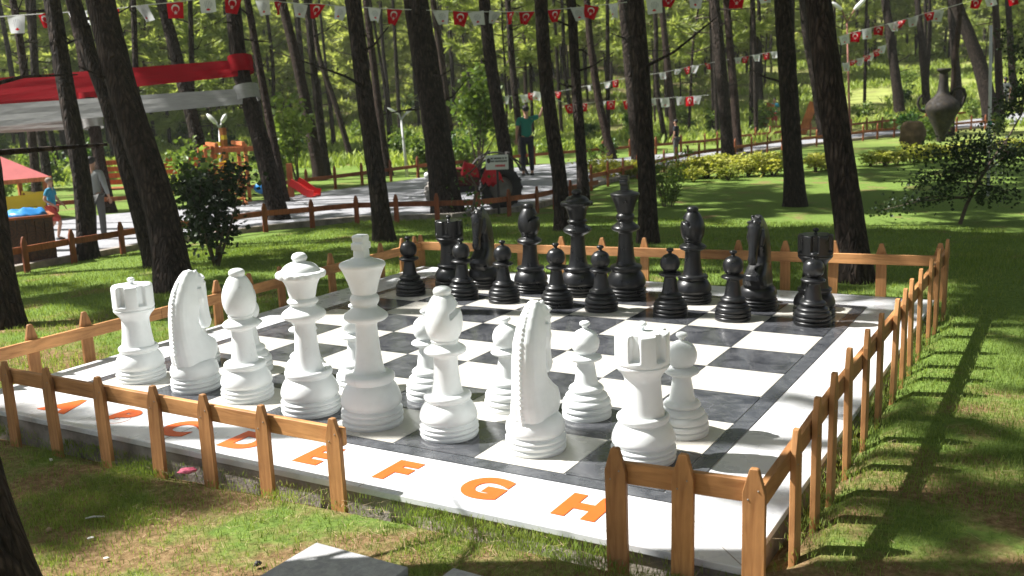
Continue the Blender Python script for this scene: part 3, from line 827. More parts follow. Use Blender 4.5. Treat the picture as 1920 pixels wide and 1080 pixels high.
fence_run('wooden picket fence along the right side of the board, dark towards us', [(-.20, .42), (.10, .455), (.37, .475), (.68, .50), (1.06, .495), (1.41, .50), (1.83, .485), (2.14, .485), (2.41, .49), (2.74, .49), (3.16, .485), (3.48, .50), (3.90, .50)], (-.535, .335, .55, .385), 'Y', 4.262, 4.236)
fence_run('wooden picket fence along the far side behind the black pieces', [(-.57, .29), (-.20, .295), (.2, .30), (.57, .31), (.99, .335), (1.41, .34), (1.81, .355), (2.23, .345), (2.65, .37), (3.03, .38), (3.40, .395), (3.77, .39), (4.17, .41)], (-.60, .225, 4.215, .318), 'X', 4.290, 4.262)
fence_run('wooden picket fence along the left side behind the white rook', [(-.25, .32), (.09, .32), (.48, .32), (.86, .315), (1.24, .31), (1.62, .32), (1.97, .315), (2.32, .31), (2.60, .315), (2.95, .32), (3.3, .315), (3.65, .305), (3.98, .30), (4.2, .29)], (-.52, .225, 4.245, .222), 'Y', -.580, -.553)
# the rear stretch of the right hand rail
rf_ = [o for o in col.objects if o.name.startswith('picket_fence') and 'right side' in o.get('label', '')][0]
m = MB(); L0 = Vector(rf_.location)
for a, b in ((0.553, 2.4), (2.403, 4.245)):
    m2 = MB(); m2.bar(Vector((4.236, a, .346)) - L0, Vector((4.236, b, .346)) - L0, .026, .078)
    me = m2.mesh('rail'); oo = apply_mods(me, [('BEVEL', dict(width=0.0025, segments=1))]); link('rail', evaluated(oo), rf_, M['wood_y'])

# ------------------------------------------------------------------ low fences along the park path
def path_fence(label, pts, step=0.62, h=0.42, group=None):
    t = thing('path_fence', label, 'fence', (pts[0][0], pts[0][1], gz(*pts[0])))
    L0 = Vector(t.location)
    pm = picket_mesh(h + 0.1, 0.07, 0.03, 0.07, 0.025)
    for i in range(len(pts) - 1):
        a, b = Vector((*pts[i], 0)), Vector((*pts[i + 1], 0)); d = b - a; L = d.length; n = max(1, round(L / step))
        rz = math.atan2(d.y, d.x)
        for k in range(n):
            p = a.lerp(b, (k + 0.02) / n); z0 = gz(p.x, p.y) - 0.1
            o = link('picket', pm, t, None); o.location = Vector((p.x, p.y, z0)) - L0; o.rotation_euler = (0, 0, rz)
        nrm = Vector((-d.y, d.x, 0)).normalized() * 0.032
        for hh in (0.27,):
            m = MB(); m.bar(Vector((a.x, a.y, gz(a.x, a.y) + hh)) + nrm - L0, Vector((b.x, b.y, gz(b.x, b.y) + hh)) + nrm - L0, 0.026, 0.075)
            m.build('rail', M['wood_far'], t)
    pm.materials.clear(); pm.materials.append(M['wood_far'])
    return t
path_fence('low brown picket fence between the lawn and the path behind the bin', [(-5.25, -1.0), (-5.25, 1.9), (-5.35, 3.8), (-5.35, 5.2), (-5.05, 6.7), (-4.35, 7.9), (-2.5, 8.4), (-2.3, 9.8), (-2.35, 12.2)])
path_fence('low brown fence along the lawn edge of the path beyond the yellow hedge', [(-3.0, 13.2), (-3.15, 16.5), (-3.2, 19.7), (-2.4, 24.3), (-0.8, 29.6), (2.2, 36.0)], 0.9, 0.5)
path_fence('long brown fence on the forest side of the path', [(-11.8, 5.2), (-9.9, 8.5), (-9.0, 10.2), (-8.75, 13.5), (-8.6, 15.4), (-7.5, 19.1), (-6.5, 21.2), (-4.8, 24.7), (-4.5, 27.2), (-2.9, 33.2), (0.7, 40.2)], 0.9, 0.5)

# ------------------------------------------------------------------ pine trees
def pine_crown(seed, z0, z1, R, nb=30, tufts=3, tn=11, tl=0.24, tw=0.022, branch_mat=1):
    """branches with needle tufts; returns V, F, material index"""
    r = random.Random(seed); V = []; F = []; MI = []
    def tri(a, b, c, mi): V.extend((a, b, c)); F.append((len(V) - 3, len(V) - 2, len(V) - 1)); MI.append(mi)
    def stick(a, b, ra, rb):
        d = (b - a).normalized(); x = d.cross(Vector((0.3, 0.2, 0.9))).normalized(); y = d.cross(x)
        base = len(V)
        for p, q in ((a, ra), (b, rb)):
            for k in range(3):
                th = 2 * PI * k / 3; V.append(p + (x * math.cos(th) + y * math.sin(th)) * q)
        for k in range(3):
            k2 = (k + 1) % 3
            F.append((base + k, base + k2, base + 3 + k2)); F.append((base + k, base + 3 + k2, base + 3 + k)); MI.extend((1, 1))
    def tuft(p, d):
        for _ in range(tn):
            v = (d * 0.9 + Vector((r.gauss(0, .6), r.gauss(0, .6), r.gauss(0, .5) + 0.12))).normalized()
            sd = v.cross(Vector((r.gauss(0, 1), r.gauss(0, 1), r.gauss(0, 1)))).normalized()
            L = tl * r.uniform(0.65, 1.25); wd = tw * r.uniform(0.7, 1.3)
            o = p + v * L * 0.08 + d * r.uniform(-0.12, 0.06)
            tri(o + sd * wd, o - sd * wd, o + v * L, 0)
    for i in range(nb):
        t = (i + r.uniform(0, 0.9)) / nb
        z = z0 + (z1 - z0) * t ** 0.85
        prof = math.sin(PI * min(1, 0.30 + 0.70 * t)) ** 0.7 if t < 0.97 else 0.25
        L = R * max(0.25, prof) * r.uniform(0.55, 1.15)
        az = i * 2.4 + r.uniform(-.5, .5); up = r.uniform(-0.12, 0.45) + 0.35 * t
        d = Vector((math.cos(az), math.sin(az), up)).normalized()
        a = Vector((0, 0, z)); b = a + d * L * 0.55; c = b + (d + Vector((0, 0, 0.25))).normalized() * L * 0.5
        stick(a, b, 0.012 + 0.013 * L, 0.01 + 0.006 * L); stick(b, c, 0.01 + 0.006 * L, 0.004)
        ntw = max(3, int(4 + L * 3.0))
        for k in range(ntw):
            s = r.uniform(0.32, 1.0)
            p = a.lerp(b, s / 0.55) if s < 0.55 else b.lerp(c, (s - 0.55) / 0.45)
            td = (d * 0.6 + Vector((r.gauss(0, .7), r.gauss(0, .7), r.gauss(0.15, .4)))).normalized()
            q = p + td * r.uniform(0.2, 0.6) * min(1.2, 0.5 + 0.35 * L)
            stick(p, q, 0.006, 0.003)
            for j in range(tufts):
                tuft(p.lerp(q, 1 - 0.33 * j), td)
    return V, F, MI

crown_cache = {}
def crown_mesh(kind, i):
    key = (kind, i)
    if key in crown_cache: return crown_cache[key]
    if kind == 'near':  V, F, MI = pine_crown(100 + i, 0, 5.6, 2.2, 48, 3, 14, 0.30, 0.040)
    elif kind == 'mid': V, F, MI = pine_crown(200 + i, 0, 6.5, 2.2, 28, 2, 11, 0.30, 0.026)
    elif kind == 'far': V, F, MI = pine_crown(300 + i, 0, 9.5, 2.4, 40, 2, 9, 0.40, 0.036)
    elif kind == 'young': V, F, MI = pine_crown(400 + i, 0, 9.5, 2.6, 46, 3, 9, 0.40, 0.040)
    o = big_mesh('crown', V, F, [M['needle'], M['twig']], mi=MI)
    me = o.data; bpy.data.objects.remove(o); crown_cache[key] = me; return me

trng = random.Random(11)
def trunk_mesh(pts, rad, n, seed, stubs=3, stub_from=1.2, mat=None):
    m = MB()
    def disp(i, k, th):
        p = pts[i]
        return 1 + 0.10 * mnoise.noise((math.cos(th) * 1.6 + seed, math.sin(th) * 1.6, p[2] * 0.9)) + 0.06 * mnoise.noise((math.cos(th) * 5 + seed, math.sin(th) * 5, p[2] * 3.5)) + 0.05 * mnoise.noise((math.cos(th) * 9 + seed, math.sin(th) * 9, p[2] * 8))
    m.tube(pts, rad, n, disp=disp)
    r = random.Random(seed)
    for _ in range(stubs):                      # dead side branches
        i = r.randint(max(1, int(len(pts) * 0.25)), len(pts) - 2)
        if pts[i][2] - pts[0][2] < stub_from: continue
        az = r.uniform(0, 2 * PI); L = r.uniform(0.25, 1.1); d = Vector((math.cos(az), math.sin(az), r.uniform(-.15, .5)))
        p = Vector(pts[i]); q = p + d * L * 0.5; e2 = p + d * L + Vector((r.uniform(-.2, .2), r.uniform(-.2, .2), r.uniform(-.1, .2)))
        m.tube([p, q, e2], [0.022, 0.015, 0.006], 5)
        m.tube([q, q + Vector((r.uniform(-.3, .3), r.uniform(-.3, .3), r.uniform(0, .3)))], [0.01, 0.004], 4)
    return m.mesh('trunk', smooth=True)

def pine(base, ctrl, r0, H, label, kind='near', crown_z=0.52, variant=0, group=None, name='pine_tree', bark='bark', cs=1.0, sides=18):
    """ctrl: points the trunk passes through above the base; continues to height H"""
    t = thing(name, label, 'pine tree', base, 0, group)
    B = Vector(base); P = [Vector((0, 0, -0.25))] + [Vector((0, 0, 0))] + [Vector(c) - B for c in ctrl]
    d = (P[-1] - P[-2]).normalized()
    while P[-1].z < H:
        d = (d * 0.93 + Vector((trng.gauss(0, .035), trng.gauss(0, .035), 0.10))).normalized()
        P.append(P[-1] + d * 1.1)
    # resample smoothly
    pts = []; 
    for i in range(len(P) - 1):
        n = max(1, int((P[i + 1] - P[i]).length / (0.12 if sides > 20 and P[i].z < 4 else 0.28)))
        p0, p1, p2, p3 = P[max(0, i - 1)], P[i], P[i + 1], P[min(len(P) - 1, i + 2)]
        for k in range(n):
            s = k / n
            pts.append(0.5 * (2 * p1 + (p2 - p0) * s + (2 * p0 - 5 * p1 + 4 * p2 - p3) * s * s + (3 * p1 - p0 - 3 * p2 + p3) * s ** 3))
    pts.append(P[-1])
    rad = []
    for p in pts:
        f = max(0, p.z) / H
        rr = r0 * (1 - 0.72 * f) + r0 * 0.34 * math.exp(-max(0, p.z) / 0.20)
        rad.append(max(0.02, rr))
    link('trunk', trunk_mesh([tuple(p) for p in pts], rad, sides, trng.randint(1, 9999), 9 if sides > 10 else 4), t, M[bark])
    # crown follows the top of the trunk
    zc = H * crown_z
    pc = min(pts, key=lambda p: abs(p.z - zc)); pt = pts[-1]
    c = link('crown', crown_mesh(kind, variant), t)
    c.location = pc; ax = (pt - pc)
    base_h = {'near': 5.6, 'mid': 6.5, 'far': 9.5, 'young': 9.5}[kind]
    sc = (ax.length + 0.5) / base_h
    c.rotation_euler = ax.to_track_quat('Z', 'Y').to_euler()
    c.scale = (sc * cs, sc * cs, sc)
    return t

def pine_px(u, v, ups, w, label, H=11.0, kind='near', bark='bark', crown_z=0.55, cs=1.0, name='pine_tree', sides=30, group=None, base=None):
    B = base or hit(u, v); D = depth(B)
    ctrl = [at(a, b, D) for a, b in ups]
    r0 = 0.82 * w / 2 / (CF / D)
    return pine(B, ctrl, r0, H, label, kind, crown_z, trng.randint(0, 3), group, name, bark, cs, sides)

NEAR = [
 (8, 612, [(-14, 440), (-40, 250)], 74, 'dark pine trunk at the left edge beside the left picket fence', 10.5),
 (166, 486, [(152, 330), (118, 130), (97, 0)], 43, 'slim dark pine trunk between the wooden bin and the man in grey', 10),
 (330, 543, [(298, 380), (236, 190), (188, 0)], 74, 'thick leaning pine trunk behind the white rook and knight', 11.5),
 (290, 500, [(262, 400), (205, 200), (165, 90)], 38, 'leaning pine trunk half hidden behind the thickest leaning trunk', 11),
 (524, 414, [(490, 270), (451, 130), (436, 0)], 43, 'dark pine trunk wrapped with red and white ribbon', 11),
 (722, 452, [(706, 330), (684, 180), (662, 0)], 42, 'dark leaning pine trunk behind the white king', 11.5),
 (840, 406, [(826, 300), (806, 170), (779, 0)], 66, 'very thick dark pine trunk in front of the red tractor', 12),
 (952, 350, [(945, 270), (922, 130), (908, 0)], 33, 'pine trunk right behind the white sign board', 11),
 (1056, 432, [(1048, 330), (1026, 170), (1014, 0)], 35, 'straight dark pine trunk behind the black queen, right of the man in green', 11.5),
 (1094, 385, [(1092, 330), (1080, 150), (1071, 0)], 26, 'narrow dark pine trunk left of the black king', 11),
 (1215, 456, [(1212, 320), (1204, 170), (1192, 0)], 43, 'dark pine trunk with a knot, directly behind the black king', 11.5),
 (1366, 303, [(1360, 220), (1350, 110), (1339, 0)], 29, 'pine trunk rising behind the golden hedge', 11.5),
 (1491, 386, [(1485, 270), (1477, 140), (1468, 0)], 45, 'brown pine trunk on the lawn left of the thick right trunk', 12),
 (1606, 527, [(1590, 400), (1560, 200), (1533, 0)], 66, 'thick brown pine trunk just behind the far fence on the right', 12),
 (1688, 222, [(1676, 120), (1660, 0)], 24, 'dark pine trunk near the path, left of the jug sculpture', 12),
]
NCS = {0: .95, 1: .6, 2: 1.3, 3: .6, 5: .75}
for i, (u, v, ups, wpx, lab, H) in enumerate(NEAR): pine_px(u, v, ups, wpx, lab, H + (4 if i == 0 else 2), cs=NCS.get(i, 1.0), crown_z=.76 if i == 0 else .64)
MID = [
 (72, 385, [(60, 260), (42, 110), (24, 0)], 22, 'slim pine trunk rising beside the red kiosk roof'),
 (205, 400, [(186, 300), (158, 120), (132, 0)], 29, 'dark pine trunk behind the man in the grey shirt'),
 (92, 372, [(84, 300), (70, 200), (62, 60)], 22, 'dark pine trunk between the kiosk and the child'),
 (396, 372, [(378, 290), (350, 180), (318, 60), (302, 0)], 34, 'dark leaning pine trunk behind the leafy bush'),
 (600, 338, [(580, 230), (555, 110), (528, 0)], 27, 'dark pine trunk left of the pair that lean together'),
 (612, 330, [(600, 230), (587, 120), (575, 0)], 20, 'slender pine trunk of the pair that lean together'),
 (534, 380, [(512, 260), (487, 130), (464, 0)], 20, 'thin pine trunk just right of the ribbon-wrapped trunk'),
 (728, 330, [(716, 250), (700, 120), (686, 0)], 20, 'slim pine trunk behind the dark leaning trunk by the white king'),
 (1262, 268, [(1262, 230), (1250, 110), (1240, 0)], 19, 'slim pine trunk right of the knotted trunk'),
 (1198, 330, [(1186, 180), (1168, 0)], 30, 'sunlit pine trunk partly behind the knotted trunk'),
 (1384, 288, [(1378, 200), (1370, 100), (1362, 0)], 21, 'pine trunk close behind the hedge trunk'),
 (1542, 262, [(1528, 160), (1510, 60), (1504, 0)], 20, 'dark thin pine trunk left of the thick right trunk'),
 (1862, 232, [(1842, 140), (1822, 80), (1802, 30), (1790, 0)], 36, 'strongly bent pine trunk behind the sapling'),
 (1738, 206, [(1732, 120), (1720, 0)], 19, 'pine trunk right behind the jug sculpture'),
 (1798, 200, [(1790, 100), (1782, 0)], 20, 'straight pine trunk left of the bent trunk'),
 (1876, 230, [(1872, 120), (1866, 0)], 20, 'straight pine trunk right of the bent trunk'),
 (1900, 205, [(1896, 110), (1890, 0)], 17, 'thin pine trunk at the right edge of the picture'),
 (1148, 300, [(1125, 200), (1108, 90), (1100, 0)], 20, 'slim pine trunk between the black king trunk and the narrow trunk'),
 (983, 310, [(965, 170), (952, 0)], 18, 'slim pine trunk just left of the man in green'),
 (660, 305, [(630, 200), (600, 110), (588, 40)], 14, 'thin slanting pine trunk behind the ribbon trunk pair'),
 (848, 300, [(836, 180), (820, 60), (812, 0)], 20, 'slim pine trunk right behind the thickest dark trunk'),
 (262, 395, [(256, 200), (250, 0)], 17, 'thin pine trunk seen between the ribbons and the leaning trunk'),
 (356, 360, [(360, 150), (356, 0)], 14, 'thin straight pine trunk behind the red ribbon'),
]
for u, v, ups, wpx, lab in MID: pine_px(u, v, ups, wpx, lab, trng.uniform(11, 13), 'mid', trng.choice(['bark', 'bark', 'bark_red']), 0.62, cs=.75, sides=12)

# trees beside and behind the camera: more of the wood, some added only for shade or to block sky light
def pine_at(x, y, lean, r, H, label, kind='near', cz=0.5, cs=1.0, group=None, variant=None):
    B = Vector((x, y, gz(x, y)))
    ctrl = [B + Vector((lean[0] * h, lean[1] * h, h)) for h in (1.2, 2.6, 4.2)]
    return pine(B, ctrl, r, H, label, kind, cz, trng.randint(0, 3) if variant is None else variant, group, cs=cs)
pine_px(-16, 1150, [(-80, 900), (-150, 600)], 185, 'very dark rough pine trunk cut by the bottom left corner', 11.0, cs=0.6, crown_z=.66)
pine_at(-2.75, -1.62, (-.04, -.02), .15, 13, 'pine tree left of the board beyond the picture edge', cz=.79, cs=1.15)
pine_at(-11.7, -4.1, (-.02, .0), .16, 13, 'pine tree beyond the left picture edge', cz=.72, cs=.5)
pine_at(-9.6, 3.6, (-.03, .0), .15, 13, 'tall unseen pine added across the path to shade the back lawn', cz=.66, cs=.5)  # out of frame, added to throw shade on the back lawn
pine_at(-11.6, -1.0, (-.03, .0), .15, 13, 'unseen pine added well across the path to shade the left lawn', cz=.66, cs=.5)  # unseen caster added for dark bands on the left lawn
pine_at(-10.6, 1.1, (-.03, .0), .15, 13, 'lone unseen pine added on the path to shade the left lawn', cz=.68, cs=.45)  # another unseen caster added for the left lawn
pine_at(-12.2, 5.0, (-.03, .0), .15, 13, 'taller unseen pine added far across the path to shade the back lawn', cz=.62, cs=.7)  # added out of view, darkens the back lawn with its crown
pine_at(1.2, -7.5, (-.02, .0), .16, 11, 'pine tree behind the camera on the left', cz=.5)
pine_at(6.8, -2.4, (.03, .0), .17, 11, 'pine tree right of the camera', cz=.55)
pine_at(8.6, 3.6, (.02, .0), .17, 11, 'pine tree on the lawn beyond the right picture edge', cz=.5)
pine_at(7.4, 6.4, (.02, .0), .17, 12, 'unseen pine added right of the board to block sky light', cz=.45, cs=1.3)  # this and the next pines are unseen, added to cut sky light on the lawn
pine_at(9.8, .6, (.02, .0), .17, 12, 'unseen pine added well right of the board to block sky light', cz=.45, cs=1.3)
pine_at(10.6, 6.9, (.02, .0), .17, 12, 'unseen pine added far right to block sky light', cz=.45, cs=1.3)
pine_at(4.2, -7.0, (.02, .0), .17, 12, 'unseen pine added straight behind the camera to block sky light', cz=.5, cs=1.2)  # also added unseen, lowers the ambient light
pine_at(7.9, 9.2, (.02, .0), .17, 11, 'pine tree further back beyond the right picture edge', cz=.5)

# the wood behind: every tree on its own, from a few shared shapes
FG = 'distant pines of the forest behind the path'
YG = 'young bushy pines filling the forest behind the path'
proto_far = []
for i in range(6):
    H = 12.0 + 1.2 * i
    lean = trng.uniform(-.09, -.01)
    B = Vector((0, 0, 0)); ctrl = [Vector((lean * h + .12 * math.sin(h * .7 + i), .03 * h * ((i % 3) - 1), h)) for h in (2, 4, 6.5)]
    t = pine(B, ctrl, 0.078 + 0.012 * (i % 3), H, 'slender distant pine in the forest behind the path', 'far', (.46, .40, .52)[i % 3], i % 4, FG, bark=('bark', 'bark_red')[i % 2], sides=9, cs=.66)
    proto_far.append(t)
proto_young = []
for i in range(4):
    H = 6.0 + .9 * i; B = Vector((0, 0, 0)); ctrl = [Vector((.03 * h, .02 * h * (i - 1), h)) for h in (1.5, 3)]
    t = pine(B, ctrl, .055, H, 'young bushy pine with low light green foliage in the forest behind the path', 'young', (.16, .22, .12, .28)[i], i, YG, bark='bark_red', sides=8, cs=1.25)
    proto_young.append(t)
fr = random.Random(5)
def scatter(n, d0, d1, gap, pw, clear=True, seed_u=(-260, 2180)):
    out = []; tries = 0
    while len(out) < n and tries < 12000:
        tries += 1
        u = fr.uniform(*seed_u); D = d0 + (d1 - d0) * fr.random() ** pw
        q = CP + ray(u, 200) / np.linalg.norm(ray(u, 200)[:2]) * D
        x, y = float(q[0]), float(q[1])
        if on_path(x, y) or min(math.hypot(x - a, y - b) for a, b in near_e) < 1.0: continue
        if x > -4.5 and y < 25 and D < 30: continue          # the grass island and playground stay clear
        if D < 24 and u > 350: continue
        if D < 30 and u > 1150: continue
        if any(math.hypot(x - a, y - b) < gap * (1 if D < 45 else 1.4) for a, b in spots): continue
        out.append((x, y)); spots.append((x, y))
    return out
spots = []
for i, (x, y) in enumerate(scatter(72, 21, 92, 1.9, .8)):
    src = proto_far[i % 6]
    o = src if i < 6 else copy_tree(src)
    o.location = (x, y, gz(x, y) - 0.02); o.rotation_euler = (0, 0, fr.uniform(-.9, .9)); s = fr.uniform(.82, 1.2); o.scale = (s, s, s * fr.uniform(.92, 1.12))
for i, (x, y) in enumerate(scatter(88, 38, 98, 2.0, .8, seed_u=(-260, 1330)) + scatter(38, 58, 98, 1.9, .8, seed_u=(1250, 2180))):
    src = proto_young[i % 4]
    o = src if i < 4 else copy_tree(src)
    o.location = (x, y, gz(x, y) - 0.02); o.rotation_euler = (0, 0, fr.uniform(-3, 3)); s = fr.uniform(.75, 1.25); o.scale = (s, s, s)

# beyond the trees one can tell apart the wood closes into one mass of thin stems and foliage
def far_wood():
    wr = np.random.RandomState(8); Vs = []; Fs = []; Ms = []; off = 0
    vars_ = []
    for i in range(4):
        V, F, MI = pine_crown(500 + i, 0, 7.5, 2.7, 34, 2, 8, 0.46, 0.050)
        vars_.append((np.array([tuple(v) for v in V]), np.array(F), np.array(MI)))
    for k in range(150):
        u = -250 + 2450 * (k + wr.rand()) / 150; D = 50 + 46 * wr.rand()
        if u > 1250: D = 66 + 32 * wr.rand()
        q = CP + ray(u, 200) / np.linalg.norm(ray(u, 200)[:2]) * D
        x, y = float(q[0]), float(q[1])
        if on_path(x, y): continue
        V, F, MI = vars_[k % 4]; sc = wr.uniform(.6, 1.05); a = wr.uniform(0, 6.28); ca, sa = math.cos(a), math.sin(a)
        z = gz(x, y) + wr.uniform(.2, 2.2)
        P = np.stack([x + sc * (V[:, 0] * ca - V[:, 1] * sa), y + sc * (V[:, 0] * sa + V[:, 1] * ca), z + sc * V[:, 2] * wr.uniform(.8, 1.2)], 1)
        Vs.append(P); Fs.append(F + off); Ms.append(MI); off += len(P)
        lean = wr.uniform(-.6, .3); r = wr.uniform(.05, .10)
        base = np.array([(x + r * math.cos(t), y + r * math.sin(t), gz(x, y) - .2) for t in np.linspace(0, 2 * PI, 6)[:-1]])
        top = base + np.array([lean, 0, 12.0])
        Vs.append(np.concatenate([base, top])); f = []
        for i in range(5):
            j = (i + 1) % 5; f += [(off + i, off + j, off + 5 + j), (off + i, off + 5 + j, off + 5 + i)]
        Fs.append(np.array(f)); Ms.append(np.full(10, 2)); off += 10
    for k in range(190):
        u = wr.uniform(-250, 2200); D = 34 + 56 * wr.rand()
        q = CP + ray(u, 200) / np.linalg.norm(ray(u, 200)[:2]) * D; x, y = float(q[0]), float(q[1])
        if on_path(x, y) or (x > -4.5 and y < 36): continue
        lean = wr.uniform(-.9, .3); r = wr.uniform(.06, .12); H = wr.uniform(8, 14)
        ring = np.linspace(0, 2 * PI, 7)[:-1]
        for q0, (dx, zz, rr) in enumerate(((0, -.2, r), (lean * .3, H * .5, r * .75), (lean, H, r * .4))):
            Vs.append(np.array([(x + dx + rr * math.cos(t), y + rr * math.sin(t), gz(x, y) + zz) for t in ring]))
        f = []
        for lv in (0, 6):
            for i in range(6):
                j = (i + 1) % 6; f += [(off + lv + i, off + lv + j, off + lv + 6 + j), (off + lv + i, off + lv + 6 + j, off + lv + 6 + i)]
        Fs.append(np.array(f)); Ms.append(np.full(len(f), 3)); off += 18
    o = big_mesh('distant_wood', np.concatenate(Vs), np.concatenate(Fs), [M['needle'], M['twig'], M['bark_red'], M['bark']], mi=np.concatenate(Ms))
    tag(o, 'far pine wood closing the view behind the single trees', 'wood', kind='stuff')
far_wood()
def undergrowth():
    wr = np.random.RandomState(12); pts = []
    while len(pts) < 34000:
        u = wr.uniform(-200, 2120); D = 27 + 60 * wr.rand() ** .9
        q = CP + ray(u, 200) / np.linalg.norm(ray(u, 200)[:2]) * D; x, y = float(q[0]), float(q[1])
        if mnoise.noise((x * .35, y * .35, 2.0)) < -.12: continue
        if (x > -9.5 and y < 24) or (x > -6.5 and y < 27) or (x > -4.0 and y < 36) or on_path(x, y): continue
        pts.append((x, y, gz(x, y)))
    P = np.array(pts); n = len(P); k = 4
    P = np.repeat(P, k, 0) + np.concatenate([wr.normal(0, .12, (n * k, 2)), np.zeros((n * k, 1))], 1)
    n *= k; h = wr.uniform(.08, .42, n); az = wr.uniform(0, 6.28, n); b = wr.uniform(.1, .8, n) * h; a2 = wr.uniform(0, 6.28, n); wd = wr.uniform(.025, .06, n)
    sx, sy, z = np.cos(az) * wd, np.sin(az) * wd, 0 * h
    tip = P + np.stack([np.cos(a2) * b, np.sin(a2) * b, h], 1); mid = P + np.stack([np.cos(a2) * b * .35, np.sin(a2) * b * .35, h * .62], 1)
    V = np.stack([P, mid + np.stack([sx, sy, z], 1), tip, mid - np.stack([sx, sy, z], 1)], 1).reshape(-1, 3)
    F = (np.arange(n)[:, None] * 4 + np.array([[0, 1, 2, 3]]))
    tag(big_mesh('undergrowth', V, F, M['cover']), 'pale green low undergrowth covering the slope beyond the path', 'undergrowth', kind='stuff')
undergrowth()

# ------------------------------------------------------------------ leafy plants
def leaf_cloud(pts, dirs, size, rr, aspect=0.45, fold=True):
    V = []; F = []
    for p, d in zip(pts, dirs):
        L = size * rr.uniform(.6, 1.25); s = d.cross(Vector((rr.gauss(0, 1), rr.gauss(0, 1), rr.gauss(0, 1)))).normalized()
        n = s.cross(d) * L * 0.16
        a = p; b = p + d * L * .5 + s * L * aspect - n * .2; c = p + d * L - n; e2 = p + d * L * .5 - s * L * aspect - n * .2; m_ = p + d * L * .5 + n * .6
        i = len(V); V += [a, b, c, e2, m_]
        F += [(i, i + 1, i + 4), (i + 1, i + 2, i + 4), (i + 2, i + 3, i + 4), (i + 3, i, i + 4)]
    return V, F
def rand_dir(rr, up=0.2):
    return Vector((rr.gauss(0, 1), rr.gauss(0, 1), rr.gauss(0, .7) + up)).normalized()
def shrub(base, w, h, n, size, label, cat, mat, seed, name='shrub', stems=5, group=None, clump=7, low=0.25, aspect=.45, dep=None):
    rr = random.Random(seed); t = thing(name, label, cat, base, rr.uniform(0, 6), group)
    m = MB(); pts = []; dirs = []
    cl = []
    for k in range(stems):
        az = 2 * PI * k / stems + rr.uniform(-.5, .5); e = Vector((math.cos(az) * w * .36 * rr.uniform(.3, 1), math.sin(az) * (dep or w) * .36 * rr.uniform(.3, 1), h * rr.uniform(.65, .95)))
        mid = e * .5 + Vector((rr.uniform(-.1, .1) * w, rr.uniform(-.1, .1) * w, .05 * h))
        m.tube([(0, 0, -.05), mid, e], [.012 + .008 * h, .009, .003], 5)
        for _ in range(clump):
            s = rr.uniform(low, 1.05); p = (mid * (s * 2) if s < .5 else mid.lerp(e, s * 2 - 1)); cl.append(p + Vector((rr.gauss(0, .11 * w), rr.gauss(0, .11 * w), rr.gauss(0, .07 * h))))
    for i in range(n):
        c = rr.choice(cl); p = c + Vector((rr.gauss(0, .075 * w), rr.gauss(0, .075 * w), rr.gauss(0, .06 * h)))
        if p.z < 0.02: p.z = abs(p.z) + .02
        pts.append(p); dirs.append((rand_dir(rr, .1) + Vector((p.x, p.y, 0)) * (.6 / max(w, .1))).normalized())
    m.build('stems', M['twig'], t, smooth=True)
    V, F = leaf_cloud(pts, dirs, size, rr, aspect); big_mesh('foliage', V, F, M[mat], t)
    return t
b = hit(405, 498)
shrub(b, 1.0, 1.08, 1900, .068, 'leafy bush with shade painted into its leaves beside the thick leaning pine trunk', 'bush', 'leaf_shade', 3, 'leafy_bush', 7, low=.25)
b = hit(360, 402); b2 = shrub(b, .9, 1.15, 420, .12, 'bright green broad-leaved plant behind the dark bush', 'bush', 'leaf_bright', 4, 'leafy_bush', 6, low=.4)
b = hit(1252, 388)
def shoots(base, w, h, n, label, seed):
    rr = random.Random(seed); t = thing('upright_plant', label, 'plant', base); m = MB(); V = []; F = []
    for k in range(n):
        az = rr.uniform(0, 2 * PI); R = rr.uniform(.1, .5) * w; H = h * rr.uniform(.6, 1)
        pts = [Vector((math.cos(az) * R * (.2 + .8 * s), math.sin(az) * R * (.2 + .8 * s), H * s - .04)) for s in (0, .35, .7, 1)]
        m.tube(pts, [.007, .006, .004, .002], 4)
        ps = []; ds = []
        for q in range(22):
            s = rr.uniform(.15, 1); p = pts[0].lerp(pts[-1], s); ps.append(p); ds.append((rand_dir(rr, .5)).normalized())
        v, f = leaf_cloud(ps, ds, .12, rr, .16); o = len(V); V += v; F += [tuple(i + o for i in x) for x in f]
    m.build('stems', M['twig'], t); big_mesh('foliage', V, F, M['leaf_bright'], t); return t
shoots(b, .75, .95, 16, 'spray of upright green shoots on the lawn right of the knotted trunk', 8)
shoots(hit(1120, 330), .6, .8, 9, 'upright green shoots at the left end of the golden hedge', 9)
HG = 'golden shrubs of the low hedge on the lawn'
proto_h = [shrub(Vector((0, 0, 0)), .62, .50, 620, .062, 'low golden-leaved shrub in the hedge row on the lawn', 'shrub', 'leaf_yellow', 20 + i, 'golden_shrub', 5, HG, clump=8, low=.3) for i in range(3)]
hp = [(1112, 332), (1140, 334), (1172, 335), (1205, 334), (1290, 335), (1325, 334), (1350, 333), (1378, 331), (1402, 330), (1430, 328), (1450, 330), (1530, 322), (1552, 320), (1632, 313), (1660, 312), (1682, 309), (1710, 306), (1735, 303), (1762, 300), (1790, 298), (1895, 292), (1912, 290), (1310, 322), (1345, 320), (1388, 316), (1420, 314), (1445, 312), (1300, 340), (1365, 338)]
for i, (u, v) in enumerate(hp):
    o = proto_h[i] if i < 3 else copy_tree(proto_h[i % 3])
    o.location = hit(u, v); o.rotation_euler = (0, 0, i * 1.3); s = .8 + .4 * fr.random(); o.scale = (s * 1.2, s * 1.2, s * .78)
